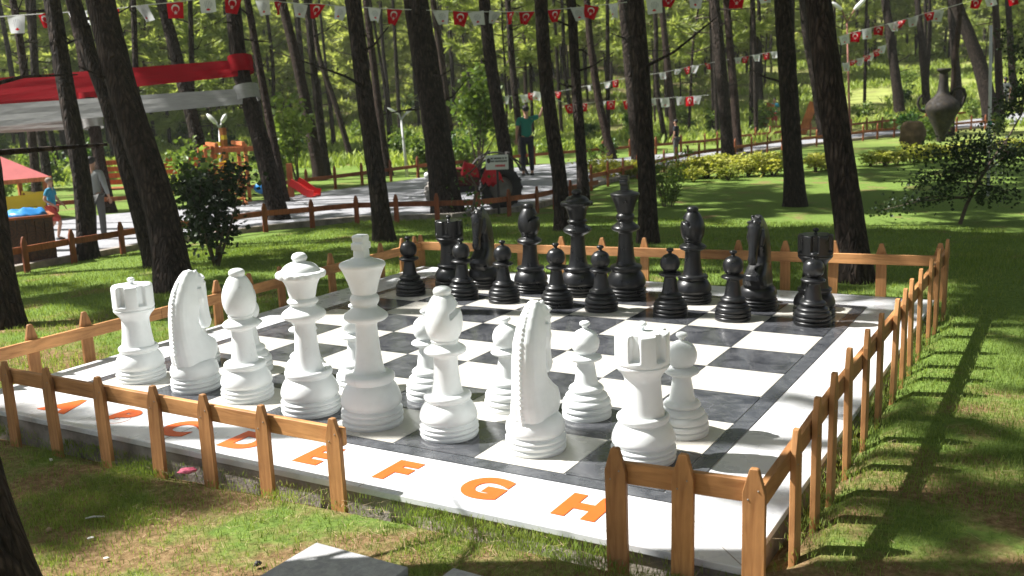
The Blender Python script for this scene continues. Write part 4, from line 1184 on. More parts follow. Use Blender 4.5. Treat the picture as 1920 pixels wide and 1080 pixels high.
# soil bed under the hedge
UG = 'green undergrowth shrubs between the pines behind the path'
proto_u = [shrub(Vector((0, 0, 0)), 1.5, 1.35, 520, .16, 'light green undergrowth shrub between the pines behind the path', 'shrub', ('leaf_bright', 'leaf_bright', 'leaf')[i], 40 + i, 'undergrowth_shrub', 6, UG, clump=6, low=.2) for i in range(3)]
us = []
tries = 0
while len(us) < 75 and tries < 4000:
    tries += 1
    u = fr.uniform(-100, 2000); D = 21 + 36 * fr.random()
    q = CP + ray(u, 200) / np.linalg.norm(ray(u, 200)[:2]) * D; x, y = float(q[0]), float(q[1])
    if on_path(x, y) or (x > -4.5 and y < 26 and D < 30) or (D < 30 and u > 1150): continue
    us.append((x, y))
for i, (x, y) in enumerate(us):
    o = proto_u[i] if i < 3 else copy_tree(proto_u[i % 3])
    o.location = (x, y, gz(x, y)); o.rotation_euler = (0, 0, i * 1.7); s = fr.uniform(.35, .85); o.scale = (s, s, s * fr.uniform(.7, 1.3))
b = hit(862, 372); shrub(b + Vector((-2.2, 4.2, 0)), 1.3, 2.6, 900, .14, 'bright leafy young tree right of the thickest dark trunk', 'tree', 'leaf_bright', 61, 'young_tree', 6, low=.55)
b = hit(560, 352); shrub(b, 1.0, 1.9, 700, .12, 'yellow-green young tree by the orange playground post', 'tree', 'leaf_bright', 62, 'young_tree', 5, low=.45)
# bare little sapling in front of the tractor
t = thing('bare_sapling', 'thin bare sapling between the thickest trunk and the black knight', 'sapling', hit(905, 440)); B = Vector(t.location); D = depth(B)
m = MB(); P = [at(u, v, D) - B for u, v in ((905, 440), (886, 400), (893, 350), (880, 325), (905, 300), (930, 250))]
m.tube(P, [.022, .018, .014, .011, .008, .004], 6)
for a, bb in (((893, 350), (860, 325)), ((880, 325), (860, 335)), ((905, 300), (892, 260)), ((886, 400), (868, 368)), ((890, 370), (915, 345))): m.tube([at(*a, D) - B, at(*bb, D) - B], [.008, .003], 4)
m.build('stem', M['twig'], t)
rr = random.Random(4); ps = [(at(rr.uniform(855, 900), rr.uniform(320, 430), D) - B) + Vector((rr.uniform(-.15, .15), rr.uniform(-.15, .15), 0)) for _ in range(90)]
V, F = leaf_cloud(ps, [rand_dir(rr, 0) for _ in ps], .05, rr); big_mesh('foliage', V, F, M['leaf'], t)

# staked sapling on the right
sb = hit(1800, 420); D = depth(sb)
t = thing('staked_sapling', 'leafy green sapling, shade painted into its leaves, with a leaning stem on the right lawn', 'sapling', sb); B = sb
m = MB()
def px_path(lst, dz=0.0): return [at(u, v, D + dz * k) - B for k, (u, v) in enumerate(lst)]
m.tube([Vector((0, 0, -.1))] + px_path([(1800, 420), (1812, 385), (1832, 345), (1860, 300), (1888, 262), (1915, 215), (1945, 150)], .02), [.028, .026, .024, .02, .017, .012, .009, .005], 8)
brs = []
rr = random.Random(77)
targets = [(1690, 380), (1700, 345), (1730, 330), (1720, 290), (1760, 280), (1780, 320), (1800, 265), (1840, 250), (1870, 235), (1900, 290), (1930, 310), (1880, 340), (1850, 370), (1900, 370), (1940, 260), (1760, 350), (1880, 200), (1905, 170), (1650, 395), (1930, 60), (1890, 60)]
starts = [(1818, 370), (1832, 345), (1845, 325), (1860, 300), (1875, 280), (1888, 262)]
leafp = []; leafd = []
for i, (u, v) in enumerate(targets):
    s = starts[i % 6] if v > 200 else (1915, 215); dz = rr.uniform(-.45, .45)
    a = at(*s, D) - B; e2 = at(u, v, D + dz) - B; mid = a.lerp(e2, .55) + Vector((0, 0, .05))
    m.tube([a, mid, e2], [.010, .007, .003], 5)
    for _ in range(190):
        q = rr.uniform(.2, 1.08); p = a.lerp(mid, q * 2) if q < .5 else mid.lerp(e2, q * 2 - 1)
        leafp.append(p + Vector((rr.gauss(0, .08), rr.gauss(0, .08), rr.gauss(0, .065)))); leafd.append(rand_dir(rr, 0))
m.build('stem', M['twig'], t, smooth=True)
V, F = leaf_cloud(leafp, leafd, .048, rr, .42); big_mesh('foliage', V, F, M['leaf_shade'], t)
p0 = hit(1853, 368); Dp = depth(p0); t = thing('support_stake', 'pale upright stake beside the leafy sapling', 'stake', p0)
m = MB(); m.tube([Vector((0, 0, -.1)), at(1856, 200, Dp) - p0, at(1858, 48, Dp) - p0], [.026, .025, .023], 10); m.build('pole', M['metal_pale'], t, smooth=True)
m = MB(); q = at(1856, 230, Dp) - p0; m.tube([q + Vector((0, 0, -.03)), q + Vector((0, 0, .03))], [.03, .03], 10); m.build('tie', M['teal'], t)

# ------------------------------------------------------------------ grass blades near the board
gr = np.random.RandomState(3)
def soil(x, y): return mnoise.fractal((x * 1.4, y * 1.4, 3.0), 1.0, 2.0, 4)
def blades(n, region, hmin, hmax, wd, thr):
    xs = []; 
    x0, x1, y0, y1 = region
    X = gr.uniform(x0, x1, n); Y = gr.uniform(y0, y1, n)
    keep = ~((X > lo - .0) & (X < hi + .0) & (Y > lo - .0) & (Y < hi + .0))
    # only what the camera's neighbourhood can see
    d = np.stack([X, Y, np.full(n, -.1)], 1) - CP
    c = d @ CR.T
    u = 960 + CF * c[:, 0] / np.maximum(c[:, 2], .1); v = 540 + CF * c[:, 1] / np.maximum(c[:, 2], .1)
    keep &= (c[:, 2] > .5) & (u > -300) & (u < 2220) & (v < 1300)
    X = X[keep]; Y = Y[keep]
    out = []
    for x, y in zip(X, Y):
        f = soil(x, y) + (0.22 if y < -.2 else 0)
        if f > thr and gr.rand() < min(.85, (f - thr) * 4): continue
        out.append((x, y))
    out = np.array(out); n = len(out)
    Z = np.array([gz(x, y) for x, y in out]) - .004
    h = gr.uniform(hmin, hmax, n) * (0.75 + .5 * gr.rand(n)); az = gr.uniform(0, 2 * PI, n); bend = gr.uniform(.1, .75, n) * h; a2 = gr.uniform(0, 2 * PI, n)
    sx = np.cos(az) * wd; sy = np.sin(az) * wd
    V = np.zeros((n, 5, 3)); P = np.stack([out[:, 0], out[:, 1], Z], 1)
    V[:, 0] = P + np.stack([sx, sy, 0 * h], 1); V[:, 1] = P - np.stack([sx, sy, 0 * h], 1)
    M2 = P + np.stack([np.cos(a2) * bend * .35, np.sin(a2) * bend * .35, h * .6], 1)
    V[:, 2] = M2 + np.stack([sx, sy, 0 * h], 1) * .7; V[:, 3] = M2 - np.stack([sx, sy, 0 * h], 1) * .7
    V[:, 4] = P + np.stack([np.cos(a2) * bend, np.sin(a2) * bend, h * .95], 1)
    b = np.arange(n)[:, None] * 5
    F = np.concatenate([b + np.array([[0, 1, 3]]), b + np.array([[0, 3, 2]]), b + np.array([[2, 3, 4]])], 0)
    return V.reshape(-1, 3), F
GV = []; GF = []; off = 0
for (n, reg, h0, h1, wd, thr) in ((150000, (-.6, 5.0, -2.0, -.46), .012, .034, .0017, .03), (120000, (4.15, 8.2, -1.6, 3.2), .014, .036, .0019, .20), (45000, (4.15, 9.5, 3.2, 9), .02, .045, .003, .5), (60000, (-5.4, -.46, -1.2, 5.2), .02, .045, .0028, .5), (60000, (-4.5, 4.3, 4.15, 9.5), .02, .045, .0035, .5)):
    V, F = blades(n, reg, h0, h1, wd, thr); GV.append(V); GF.append(F + off); off += len(V)
g = big_mesh('grass_blades', np.concatenate(GV), np.concatenate(GF), M['grass'])
tag(g, 'short green grass blades growing on the lawn round the board', 'grass', kind='stuff')
# dry pine needles scattered at the front
V = []; F = []; rr = random.Random(9)
for _ in range(1500):
    if rr.random() < .55: x, y = rr.uniform(.0, 4.6), rr.gauss(-.78, .22)
    else: x, y = rr.uniform(4.2, 7.2), rr.uniform(-1.6, 2.5)
    if lo < x < hi and lo < y < hi: continue
    z = gz(x, y) + rr.uniform(.006, .03); a = rr.uniform(0, PI); L = rr.uniform(.012, .04); s = .0009
    dx, dy = math.cos(a) * L, math.sin(a) * L; i = len(V)
    V += [(x - dx + dy / L * s, y - dy - dx / L * s, z), (x - dx - dy / L * s, y - dy + dx / L * s, z), (x + dx, y + dy, z + rr.uniform(-.008, .012))]; F.append((i, i + 1, i + 2))
g = big_mesh('dry_needles', V, F, M['straw']); tag(g, 'dry straw coloured pine needles lying on the front lawn', 'pine needles', kind='stuff')

# ------------------------------------------------------------------ small things lying in front
def slab(x, y, w, d, rz, label):
    z = gz(x, y); m = MB(); m.box((0, 0, 0), (w, d, .05)); me = m.mesh('paving_slab'); o = apply_mods(me, [('BEVEL', dict(width=.004, segments=2))]); me = evaluated(o)
    o = link('paving_slab', me, None, M['grey_tile']); o.location = (x, y, z + .012); o.rotation_euler = (0, 0, rz)
    tag(o, label, 'paving slab', 'grey paving slabs laid as steps in the grass')
slab(2.895, -1.185, .43, .40, -.02, 'larger grey paving slab in the grass at the bottom edge')
slab(3.47, -1.13, .43, .40, -.03, 'grey paving slab just cut by the bottom edge, right of the larger one')
def crumple(name, u, v, r, flat, mat, label, cat, seed):
    p = hit(u, v); rr = random.Random(seed); m = MB(); m.ball((0, 0, 0), (1, 1, 1), 22)
    m.v = [tuple(Vector(q) * (1 + .45 * mnoise.noise(Vector(q) * 2.3 + Vector((seed, 0, 0))))) for q in m.v]
    m.v = [(q[0] * r, q[1] * r * .7, max(-.5, q[2]) * r * flat) for q in m.v]
    o = m.build(name, M[mat], None, smooth=True); o.location = p + Vector((0, 0, r * flat * .4 + .008)); o.rotation_euler = (0, 0, rr.uniform(0, 3)); tag(o, label, cat); return o
crumple('plastic_scrap', 352, 888, .04, .35, 'pink', 'crumpled pink plastic scrap on the grass by the front pickets', 'litter', 3)
crumple('small_stone', 92, 998, .013, .7, 'tan', 'small tan stone lying in the shaded grass at lower left', 'stone', 5)
crumple('small_stone', 96, 866, .012, .6, 'litter', 'small whitish stone on the lit grass by the left front pickets', 'stone', 6)
crumple('paper_scrap', 170, 1012, .013, .15, 'litter', 'flat white paper scrap in the shaded grass at lower left', 'litter', 7)
crumple('paper_scrap', 200, 1050, .011, .2, 'litter', 'dull pale scrap lowest in the shaded grass at lower left', 'litter', 8)
crumple('pine_cone', 484, 1063, .014, .8, 'iron', 'small dark pine cone on the grass left of the paving slab', 'pine cone', 9)
p = hit(177, 976); m = MB(); m.tube([(-.03, -.02, .012), (0, 0, .018), (.03, .03, .012)], [.003, .004, .003], 6); o = m.build('white_stick', M['litter']); o.location = p; tag(o, 'short white stick lying in the shaded grass at lower left', 'stick')

# ------------------------------------------------------------------ people
def skin_body(nodes, edges, sub=2):
    """nodes: (co, radius x, radius y)"""
    me = bpy.data.meshes.new('body'); me.from_pydata([n[0] for n in nodes], edges, [])
    o = bpy.data.objects.new('tmp', me); col.objects.link(o)
    sm = o.modifiers.new('Skin', 'SKIN')
    for i, n in enumerate(nodes):
        sv = me.skin_vertices[0].data[i]; sv.radius = (n[1], n[2] if len(n) > 2 else n[1]); sv.use_root = (i == 0)
    sm.use_smooth_shade = True; sm.branch_smoothing = .6
    ss = o.modifiers.new('Sub', 'SUBSURF'); ss.levels = sub; ss.render_levels = sub
    me = evaluated(o)
    for p in me.polygons: p.use_smooth = True
    return me

def person(loc, rz, H, label, pose, shirt, trousers, hair='hair', short_legs=False, sleeves='short', shoe='shoe'):
    k = H / 1.74; t = thing('person', label, 'person', loc, rz)
    def S3(x, y, z): return Vector((x, y, z)) * k
    J = dict(pel=S3(0, 0, .95), waist=S3(0, 0, 1.08), chest=S3(0, .0, 1.30), neck=S3(0, 0, 1.47), jaw=S3(0, .02, 1.55), head=S3(0, .015, 1.63), crown=S3(0, 0, 1.70))
    for s, n in ((1, 'L'), (-1, 'R')):
        J['sh' + n] = S3(s * .17, 0, 1.42); J['hip' + n] = S3(s * .09, 0, .90)
        J['el' + n] = S3(*pose['el' + n]); J['wr' + n] = S3(*pose['wr' + n]); J['kn' + n] = S3(*pose['kn' + n]); J['an' + n] = S3(*pose['an' + n])
    nodes = []; edges = []; idx = {}
    def add(n, co, r, r2=None, par=None):
        idx[n] = len(nodes); nodes.append((co, r * k, (r2 or r) * k))
        if par: edges.append((idx[par], idx[n]))
    add('pel', J['pel'], .13, .10); add('waist', J['waist'], .125, .095, 'pel'); add('chest', J['chest'], .15, .105, 'waist'); add('neck', J['neck'], .055, .055, 'chest'); add('jaw', J['jaw'], .058, .068, 'neck'); add('head', J['head'], .078, .092, 'jaw'); add('crown', J['crown'], .055, .065, 'head')
    fac = J['head'] + S3(0, .098, -.035); add('nose', fac, .011, .011, 'head')
    for s in (1, -1): add('ear%d' % s, J['head'] + S3(s * .082, -.005, -.02), .016, .02, 'head')
    for n, s in (('L', 1), ('R', -1)):
        add('sh' + n, J['sh' + n], .055, .055, 'chest'); add('el' + n, J['el' + n], .040, .040, 'sh' + n); add('wr' + n, J['wr' + n], .027, .027, 'el' + n)
        d = (J['wr' + n] - J['el' + n]).normalized(); x = d.cross(Vector((0, 1, .2))).normalized(); y = d.cross(x)
        add('pm' + n, J['wr' + n] + d * .06 * k, .034, .018, 'wr' + n)
        for q, (o_, L) in enumerate(((-.026, .070), (-.009, .080), (.009, .075), (.026, .058))):
            b0 = J['wr' + n] + d * .095 * k + x * o_ * k
            add('f%d%s' % (q, n), b0, .009, .009, 'pm' + n); add('g%d%s' % (q, n), b0 + (d * L + y * .025) * k, .007, .007, 'f%d%s' % (q, n))
        add('th' + n, J['wr' + n] + (d * .055 + x * -.045) * k, .010, .010, 'pm' + n); add('tt' + n, J['wr' + n] + (d * .095 + x * -.062 + y * .015) * k, .008, .008, 'th' + n)
        add('hip' + n, J['hip' + n], .085, .085, 'pel'); add('kn' + n, J['kn' + n], .054, .054, 'hip' + n)
        ca = J['kn' + n].lerp(J['an' + n], .3); add('ca' + n, ca, .052, .052, 'kn' + n); add('an' + n, J['an' + n], .036, .036, 'ca' + n)
        f = Vector(pose.get('toe' + n, (0, 1, 0))).normalized(); toe = J['an' + n] + f * .15 * k + Vector((0, 0, -.045)) * k; add('toe' + n, toe, .036, .026, 'an' + n)
    link('body', skin_body(nodes, edges), t, M['skin'])
    # shirt
    nd = [(J['pel'] + S3(0, 0, -.03), .150 * k, .118 * k), (J['waist'], .143 * k, .112 * k), (S3(0, 0, 1.26), .165 * k, .122 * k), (J['neck'] + S3(0, 0, -.005), .074 * k, .072 * k), (S3(0, 0, 1.395), .158 * k, .110 * k)]
    ed = [(0, 1), (1, 2), (2, 4), (4, 3)]
    for n in 'LR':
        nd.append((J['sh' + n], .080 * k, .082 * k)); i = len(nd) - 1; ed.append((4, i))
        if sleeves == 'long': nd += [(J['el' + n], .054 * k, .054 * k), (J['el' + n].lerp(J['wr' + n], .9), .042 * k, .042 * k)]; ed += [(i, i + 1), (i + 1, i + 2)]
        else: nd.append((J['sh' + n].lerp(J['el' + n], .72), .060 * k, .060 * k)); ed.append((i, i + 1))
    link('shirt', skin_body(nd, ed), t, M[shirt])
    nd = [(J['pel'], .145 * k, .115 * k)]; ed = []
    for n in 'LR':
        nd.append((J['hip' + n], .098 * k, .1 * k)); i = len(nd) - 1; ed.append((0, i))
        if short_legs: nd.append((J['hip' + n].lerp(J['kn' + n], .95), .088 * k, .088 * k)); ed.append((i, i + 1))
        else: nd += [(J['kn' + n], .072 * k, .072 * k), (J['kn' + n].lerp(J['an' + n], .92), .062 * k, .062 * k)]; ed += [(i, i + 1), (i + 1, i + 2)]
    link('shorts' if short_legs else 'trousers', skin_body(nd, ed), t, M[trousers])
    m = MB(); c = J['head']; m.ball(c + S3(0, -.012, .030), (.088 * k, .104 * k, .085 * k), 18)
    m.v = [(x, y, max(z, c.z - (.055 if y < c.y + .01 else -.035) * k)) for x, y, z in m.v]
    m.build('hair', M[hair], t, smooth=True)
    m = MB()
    for s in (1, -1): m.ball(c + S3(s * .033, .085, -.005), .010 * k, 8)
    m.build('eyes', M['eye'], t, smooth=True)
    m = MB(); m.ball(c + S3(0, .087, -.078), (.022 * k, .008 * k, .006 * k), 8); m.build('mouth', M['red_shorts'], t)
    for n in 'LR':
        f = Vector(pose.get('toe' + n, (0, 1, 0))).normalized(); a = J['an' + n]; m = MB()
        m.tube([a - f * .05 * k + Vector((0, 0, -.05)) * k, a + f * .05 * k + Vector((0, 0, -.05)) * k, a + f * .17 * k + Vector((0, 0, -.06)) * k], [.042 * k, .05 * k, .036 * k], 10); m.build('shoe', M[shoe], t, smooth=True)
    return t
def facing(p, ang):       # rotation so that the figure's +y looks at an angle measured from straight away from the camera
    d = Vector((p.x - CP[0], p.y - CP[1])); return math.atan2(d.y, d.x) - PI / 2 + ang
stand = dict(elL=(.24, -.02, 1.14), wrL=(.25, .06, .90), elR=(-.24, -.02, 1.14), wrR=(-.25, .06, .90), knL=(.10, .02, .50), anL=(.11, -.02, .09), knR=(-.10, .02, .50), anR=(-.11, -.02, .09))
b = hit(990, 331)
po = dict(stand); po.update(elR=(-.38, .22, 1.50), wrR=(-.46, .30, 1.76), elL=(.24, -.03, 1.15), wrL=(.24, .10, .93)); po = {k: ((-v[0], v[1], v[2]) if k[:2] in ('el', 'wr') else v) for k, v in po.items()}
po = dict(stand); po.update(elR=(.25, -.02, 1.14), wrR=(.25, .06, .9)); po = dict(stand); po['elR'] = (-.24, -.03, 1.15); po['wrR'] = (-.24, .1, .93); po['elL'] = (.38, .20, 1.46); po['wrL'] = (.50, .30, 1.72)
person(b, facing(b, .15), 1.60, 'man in green shirt and dark trousers seen from behind, one arm raised to the flags', po, 'green_shirt', 'dark_trousers')
b = hit(188, 452)
po = dict(stand); po.update(elL=(.25, -.03, 1.16), wrL=(.27, .05, .93))
person(b, facing(b, -.5), (452 - 294) / (CF / depth(b)) * 1.0, 'man in long grey shirt walking away, half hidden by a slim pine trunk', po, 'grey_shirt', 'grey_trousers', sleeves='long')
b = hit(106, 452)
po = dict(stand); po.update(knL=(.10, .20, .53), anL=(.11, .10, .12), knR=(-.10, -.02, .50), anR=(-.11, -.34, .16), elL=(.25, -.10, 1.16), wrL=(.22, .12, 1.0), elR=(-.25, .05, 1.15), wrR=(-.2, .22, .98))
person(b, facing(b, -1.9), .93, 'small child in blue shirt and red shorts striding along the path', po, 'blue_shirt', 'red_shorts', hair='fairhair', short_legs=True)
b = hit(1268, 300); person(b, facing(b, 1.2), 1.05, 'distant person in dark blue top behind the path fence, left of the hedge trunk', stand, 'dark_trousers', 'grey_trousers')
b = hit(1452, 246); person(b, facing(b, 2.6), 1.3, 'distant person in light blue top beside the orange boards', stand, 'blue_shirt', 'red_shorts', short_legs=True)
b = hit(1882, 214); person(b, facing(b, .4), 1.5, 'distant person in grey among the trunks at the far right', stand, 'grey_shirt', 'grey_trousers')

# ------------------------------------------------------------------ tractor and its sign
b = hit(880, 404) + Vector((-.55, 1.0, 0)); t = thing('old_tractor', 'old red tractor behind the thickest trunk, draped with red cloth', 'tractor', b, math.atan2(.5, .86) + .12)
def wheel(parent, x, y, r, w, mt):
    m = MB(); pr = [(r * .56, -w / 2), (r * .9, -w / 2), (r, -w * .3), (r, w * .3), (r * .9, w / 2), (r * .56, w / 2), (r * .56, -w / 2)]
    o = new = None
    m.lathe(pr, 28); wo = m.build('wheel', mt, parent, smooth=True)
    wo.location = (x, y, r); wo.rotation_euler = (PI / 2, 0, 0)
    m = MB(); m.lathe([(0, -w * .2), (r * .2, -w * .24), (r * .3, -w * .1), (r * .55, -w * .25), (r * .57, -w * .25), (r * .57, w * .25), (r * .3, w * .1), (0, w * .2)], 24); m.build('rim', M['rubber'], wo, smooth=True)
    m = MB()
    for k in range(16):
        a = 2 * PI * k / 16; m.box((math.cos(a) * r * .985, math.sin(a) * r * .985, 0), (.035, .05, w * .86), rz=a)
    m.build('tread', mt, wo)
wheel(t, -.55, -.35, .24, .13, M['rubber']); wheel(t, -.55, .35, .24, .13, M['rubber'])
wheel(t, .42, -.42, .34, .2, M['rubber_dark']); wheel(t, .42, .42, .34, .2, M['rubber_dark'])
m = MB(); m.box((-.28, 0, .52), (.80, .30, .30)); m.box((-.70, 0, .50), (.06, .28, .34))
me = m.mesh('hood'); o = apply_mods(me, [('BEVEL', dict(width=.04, segments=3))]); link('hood', evaluated(o), t, M['tred'])
m = MB(); m.box((-.1, 0, .33), (1.1, .16, .14)); m.tube([(-.55, -.33, .24), (-.55, .33, .24)], .03, 8); m.tube([(.42, -.4, .4), (.42, .4, .4)], .045, 8); m.box((.35, 0, .42), (.35, .34, .2)); m.build('chassis', M['iron'], t)
for s in (-1, 1):
    m = MB(); P = [(.42 + .47 * math.cos(a), .4 + .47 * math.sin(a)) for a in np.linspace(.3, 2.7, 12)]
    for i in range(11): m.bar((P[i][0], s * .42, P[i][1]), (P[i + 1][0], s * .42, P[i + 1][1]), .22, .02)
    m.build('fender', M['iron'], t)
m = MB(); m.box((.45, 0, .62), (.3, .32, .05)); m.box((.60, 0, .76), (.05, .32, .26)); m.build('seat', M['iron'], t)
m = MB(); m.tube([(.1, 0, .6), (.22, 0, .85)], .014, 6); ring = [(.22 + .12 * math.cos(a) * .7, .14 * math.sin(a), .86 + .12 * math.cos(a) * .5) for a in np.linspace(0, 2 * PI, 17)]; m.tube(ring, .012, 6, cap=False); m.build('steering_wheel', M['iron'], t)
m = MB(); m.tube([(-.45, .08, .66), (-.45, .08, 1.0)], .02, 8); m.build('exhaust', M['iron'], t)
for s in (-1, 1):
    m = MB(); m.ball((-.75, s * .12, .56), .05, 12); m.build('headlight', M['lampwhite'], t, smooth=True)
D0 = depth(b)
def drape(name, label, loc, w, h, mat, rz, seed):
    V = []; F = []; n = 18
    for j in range(n):
        for i in range(n):
            x = (i / (n - 1) - .5) * w; y = (j / (n - 1) - .5) * h; r2 = max(abs(x) / w, abs(y) / h) * 2
            z = .07 * mnoise.noise((x * 7 + seed, y * 7, 0)) - (.20 + .12 * mnoise.noise((x * 5, y * 5, seed))) * sstep(.40, 1, r2) + .018 * math.sin(x * 42 + y * 17)
            V.append((x * (1 - .2 * sstep(.5, 1, r2)), y * (1 - .2 * sstep(.5, 1, r2)), z))
    F = [(j * n + i, j * n + i + 1, (j + 1) * n + i + 1, (j + 1) * n + i) for j in range(n - 1) for i in range(n - 1)]
    o = big_mesh(name, V, F, M[mat], smooth=True); o.location = loc; o.rotation_euler = (0, 0, rz); md = o.modifiers.new('s', 'SOLIDIFY'); md.thickness = .006
    tag(o, label, 'cloth'); return o
drape('red_cloth', 'bright red flag cloth draped over the tractor hood, left piece', at(880, 306, D0 - .75), .36, .40, 'red', .6, 1)
drape('red_cloth', 'bright red flag cloth draped over the tractor, right piece below the white sign', at(922, 318, D0 - .7), .40, .30, 'red', .9, 4)
p = hit(936, 402); Dp = depth(p); t = thing('notice_board', 'white notice board with dark lines and a red word on a post by the tractor', 'sign', p, facing(p, 0))
hh = (at(936, 303, Dp) - p).z; m = MB(); m.tube([(0, .02, -.1), (0, .02, hh)], .02, 8); m.build('post', M['iron'], t)
m = MB(); m.box((0, 0, hh), (.35, .016, .225)); me = m.mesh('panel'); o = apply_mods(me, [('BEVEL', dict(width=.004, segments=1))]); link('panel', evaluated(o), t, M['white_cloth'])
rr = random.Random(3)
for row, (zz, mt, x0) in enumerate(((.062, 'iron', -.10), (.018, 'iron', -.10))):
    m = MB(); x = x0
    while x < .145:
        wd = rr.uniform(.010, .018); m.box((x + wd / 2, -.0095, hh + zz), (wd * .72, .003, .026)); x += wd + (.012 if rr.random() < .15 else 0)
    m.build('text_line', M[mt], t)
m = MB()
for i in range(7): m.box((-.02 + i * .022, -.0095, hh - .052), (.016, .003, .034))
m.build('red_word', M['red'], t)
m = MB(); m.ball((-.13, -.008, hh + .03), (.03, .003, .04), 12); m.build('emblem', M['iron'], t)

# ------------------------------------------------------------------ bin, kiosk, playground
b = hit(62, 497); D = depth(b); t = thing('litter_bin', 'dark carved wooden litter bin with blue bag at left', 'litter bin', b, facing(b, 0) + .1)
hb = (at(62, 406, D) - at(62, 497, D)).length; wb = 78 / (CF / D)
m = MB()
for k in range(5): m.box((-wb / 2 + wb * (k + .5) / 5, -wb / 2, hb / 2), (wb / 5 - .006, .03, hb)); m.box((-wb / 2 + wb * (k + .5) / 5, wb / 2, hb / 2), (wb / 5 - .006, .03, hb))
for s in (-1, 1): m.box((s * (wb / 2 - .015), 0, hb / 2), (.03, wb - .04, hb))
m.build('box', M['binwood'], t)
m = MB()
for s in (-1, 1): m.box((0, s * (wb / 2 + .003), hb + .012), (wb + .05, .05, .03)); m.box((s * wb / 2, 0, hb + .012), (.05, wb - .05, .03))
m.build('rim', M['wood_far'], t)
m = MB(); m.ball((0, 0, hb + .02), (wb * .46, wb * .46, .085), 26); m.v = [(x, y, z + .035 * mnoise.noise((x * 14, y * 14, z * 9))) for x, y, z in m.v]; m.build('bag', M['blue_bag'], t, smooth=True)

b = hit(8, 416); D = depth(b); t = thing('kiosk', 'small kiosk with a red pyramid roof and yellow panels at the left edge', 'kiosk', b, facing(b, 0) + .35); t.scale = (.74, .74, .82)
m = MB(); zr = .92; m.add([(-.85, -.85, zr), (.85, -.85, zr), (.85, .85, zr), (-.85, .85, zr), (0, 0, zr + .52)], [(0, 1, 4), (1, 2, 4), (2, 3, 4), (3, 0, 4), (3, 2, 1, 0)]); m.build('roof', M['pinkroof'], t)
m = MB()
for a, c in (((-.85, -.86), (.85, -.86)), ((.86, -.85), (.86, .85)), ((.85, .86), (-.85, .86)), ((-.86, .85), (-.86, -.85))): m.bar((*a, zr - .04), (*c, zr - .04), .04, .09)
m.build('eaves', M['playwood'], t)
for x in (-.75, .75):
    for y in (-.75, .75): m = MB(); m.box((x, y, zr / 2 - .05), (.09, .09, zr)); m.build('post', M['playwood'], t)
m = MB(); m.box((0, -.76, .45), (1.4, .03, .26)); m.box((.76, 0, .40), (.03, 1.4, .34)); m.box((.60, -.745, .32), (.18, .035, .6)); m.build('panel', M['yellow'], t)
m = MB(); m.box((0, -.745, .15), (1.4, .03, .24)); m.build('lower_panel', M['iron'], t)

def px_size(D): return CF / D
b = hit(432, 380); D = depth(b); t = thing('play_tower', 'orange wooden play tower with ladder and roof beams behind the bush', 'play tower', b, facing(b, .2))
hh = 150 / px_size(D); q = 60 / px_size(D) / 2
for x in (-q, q):
    for y in (-q, q): m = MB(); m.box((x, y, hh * .36), (.06, .06, hh * .72)); m.build('post', M['playwood'], t)
m = MB()
for s in (-1, 1): m.bar((-q * 1.5, s * q, hh * .66), (q * 1.5, s * q, hh * .66), .06, .09); m.bar((s * q * .8, -q * 1.5, hh * .73), (s * q * .8, q * 1.5, hh * .73), .06, .07)
m.build('roof_beam', M['playwood'], t)
m = MB()
for i in range(6): m.box((-q + 2 * q * (i + .5) / 6, 0, hh * .30), (2 * q / 6 - .01, 2 * q, .03))
m.build('platform', M['playwood'], t)
m = MB()
for i in range(5): m.box((0, -q - .02, hh * (.34 + .04 * i)), (2 * q, .02, .03))
m.build('guard_rail', M['playwood'], t)
m = MB()
for s in (-1, 1): m.bar((s * .16 - .05, -q - .65, 0), (s * .16 - .05, -q, hh * .33), .04, .05)
for i in range(6): f = (i + .5) / 6; m.bar((-.21, -q - .65 + .65 * f, hh * .33 * f), (.11, -q - .65 + .65 * f, hh * .33 * f), .03, .04)
m.build('ladder', M['playwood'], t)
m = MB(); m.box((0, q + .02, hh * .42), (.5 * q, .03, .25)); m.build('panel', M['yellow'], t)
b = hit(398, 372) + Vector((-1.0, 1.4, 0)); D = depth(b); t = thing('climbing_pole', 'tall orange pole with yellow climbing grips beside the twin lamp', 'climbing pole', b); hh = (at(395, 240, D) - b).z
m = MB(); m.box((0, 0, hh / 2), (.11, .11, hh)); m.build('pole', M['playwood'], t)
m = MB()
for i in range(7): m.box((-.07 if i % 2 else .07, -.05, hh * (.25 + .1 * i)), (.1, .09, .09))
m.build('grip', M['yellow'], t)
b = hit(547, 372); D = depth(b); t = thing('slide', 'bright red slide with an orange post beside the path', 'slide', b, facing(b, 1.1)); hh = 65 / px_size(D)
m = MB(); m.box((0, 0, hh / 2), (.09, .09, hh)); m.build('post', M['playwood'], t)
m = MB(); P = [(0, -.08, hh * .42), (0, -.22, hh * .30), (0, -.42, hh * .10), (0, -.55, .05)]
for i in range(3): m.bar(P[i], P[i + 1], .33, .03); m.bar(Vector(P[i]) + Vector((.18, 0, .05)), Vector(P[i + 1]) + Vector((.18, 0, .05)), .03, .14); m.bar(Vector(P[i]) + Vector((-.18, 0, .05)), Vector(P[i + 1]) + Vector((-.18, 0, .05)), .03, .14)
m.build('chute', M['slide_red'], t)
b = hit(497, 382); t = thing('spring_rider', 'small blue spring rider by the play tower', 'spring rider', b, .4)
m = MB(); m.ball((0, 0, .30), (.2, .09, .12), 14); m.ball((.2, 0, .42), (.08, .06, .09), 12); m.build('seat', M['blue_bag'], t, smooth=True)
m = MB(); m.tube([(.05 * math.cos(a), .05 * math.sin(a), a * .0065) for a in np.linspace(0, 30, 60)], .008, 5); m.build('spring', M['iron'], t)
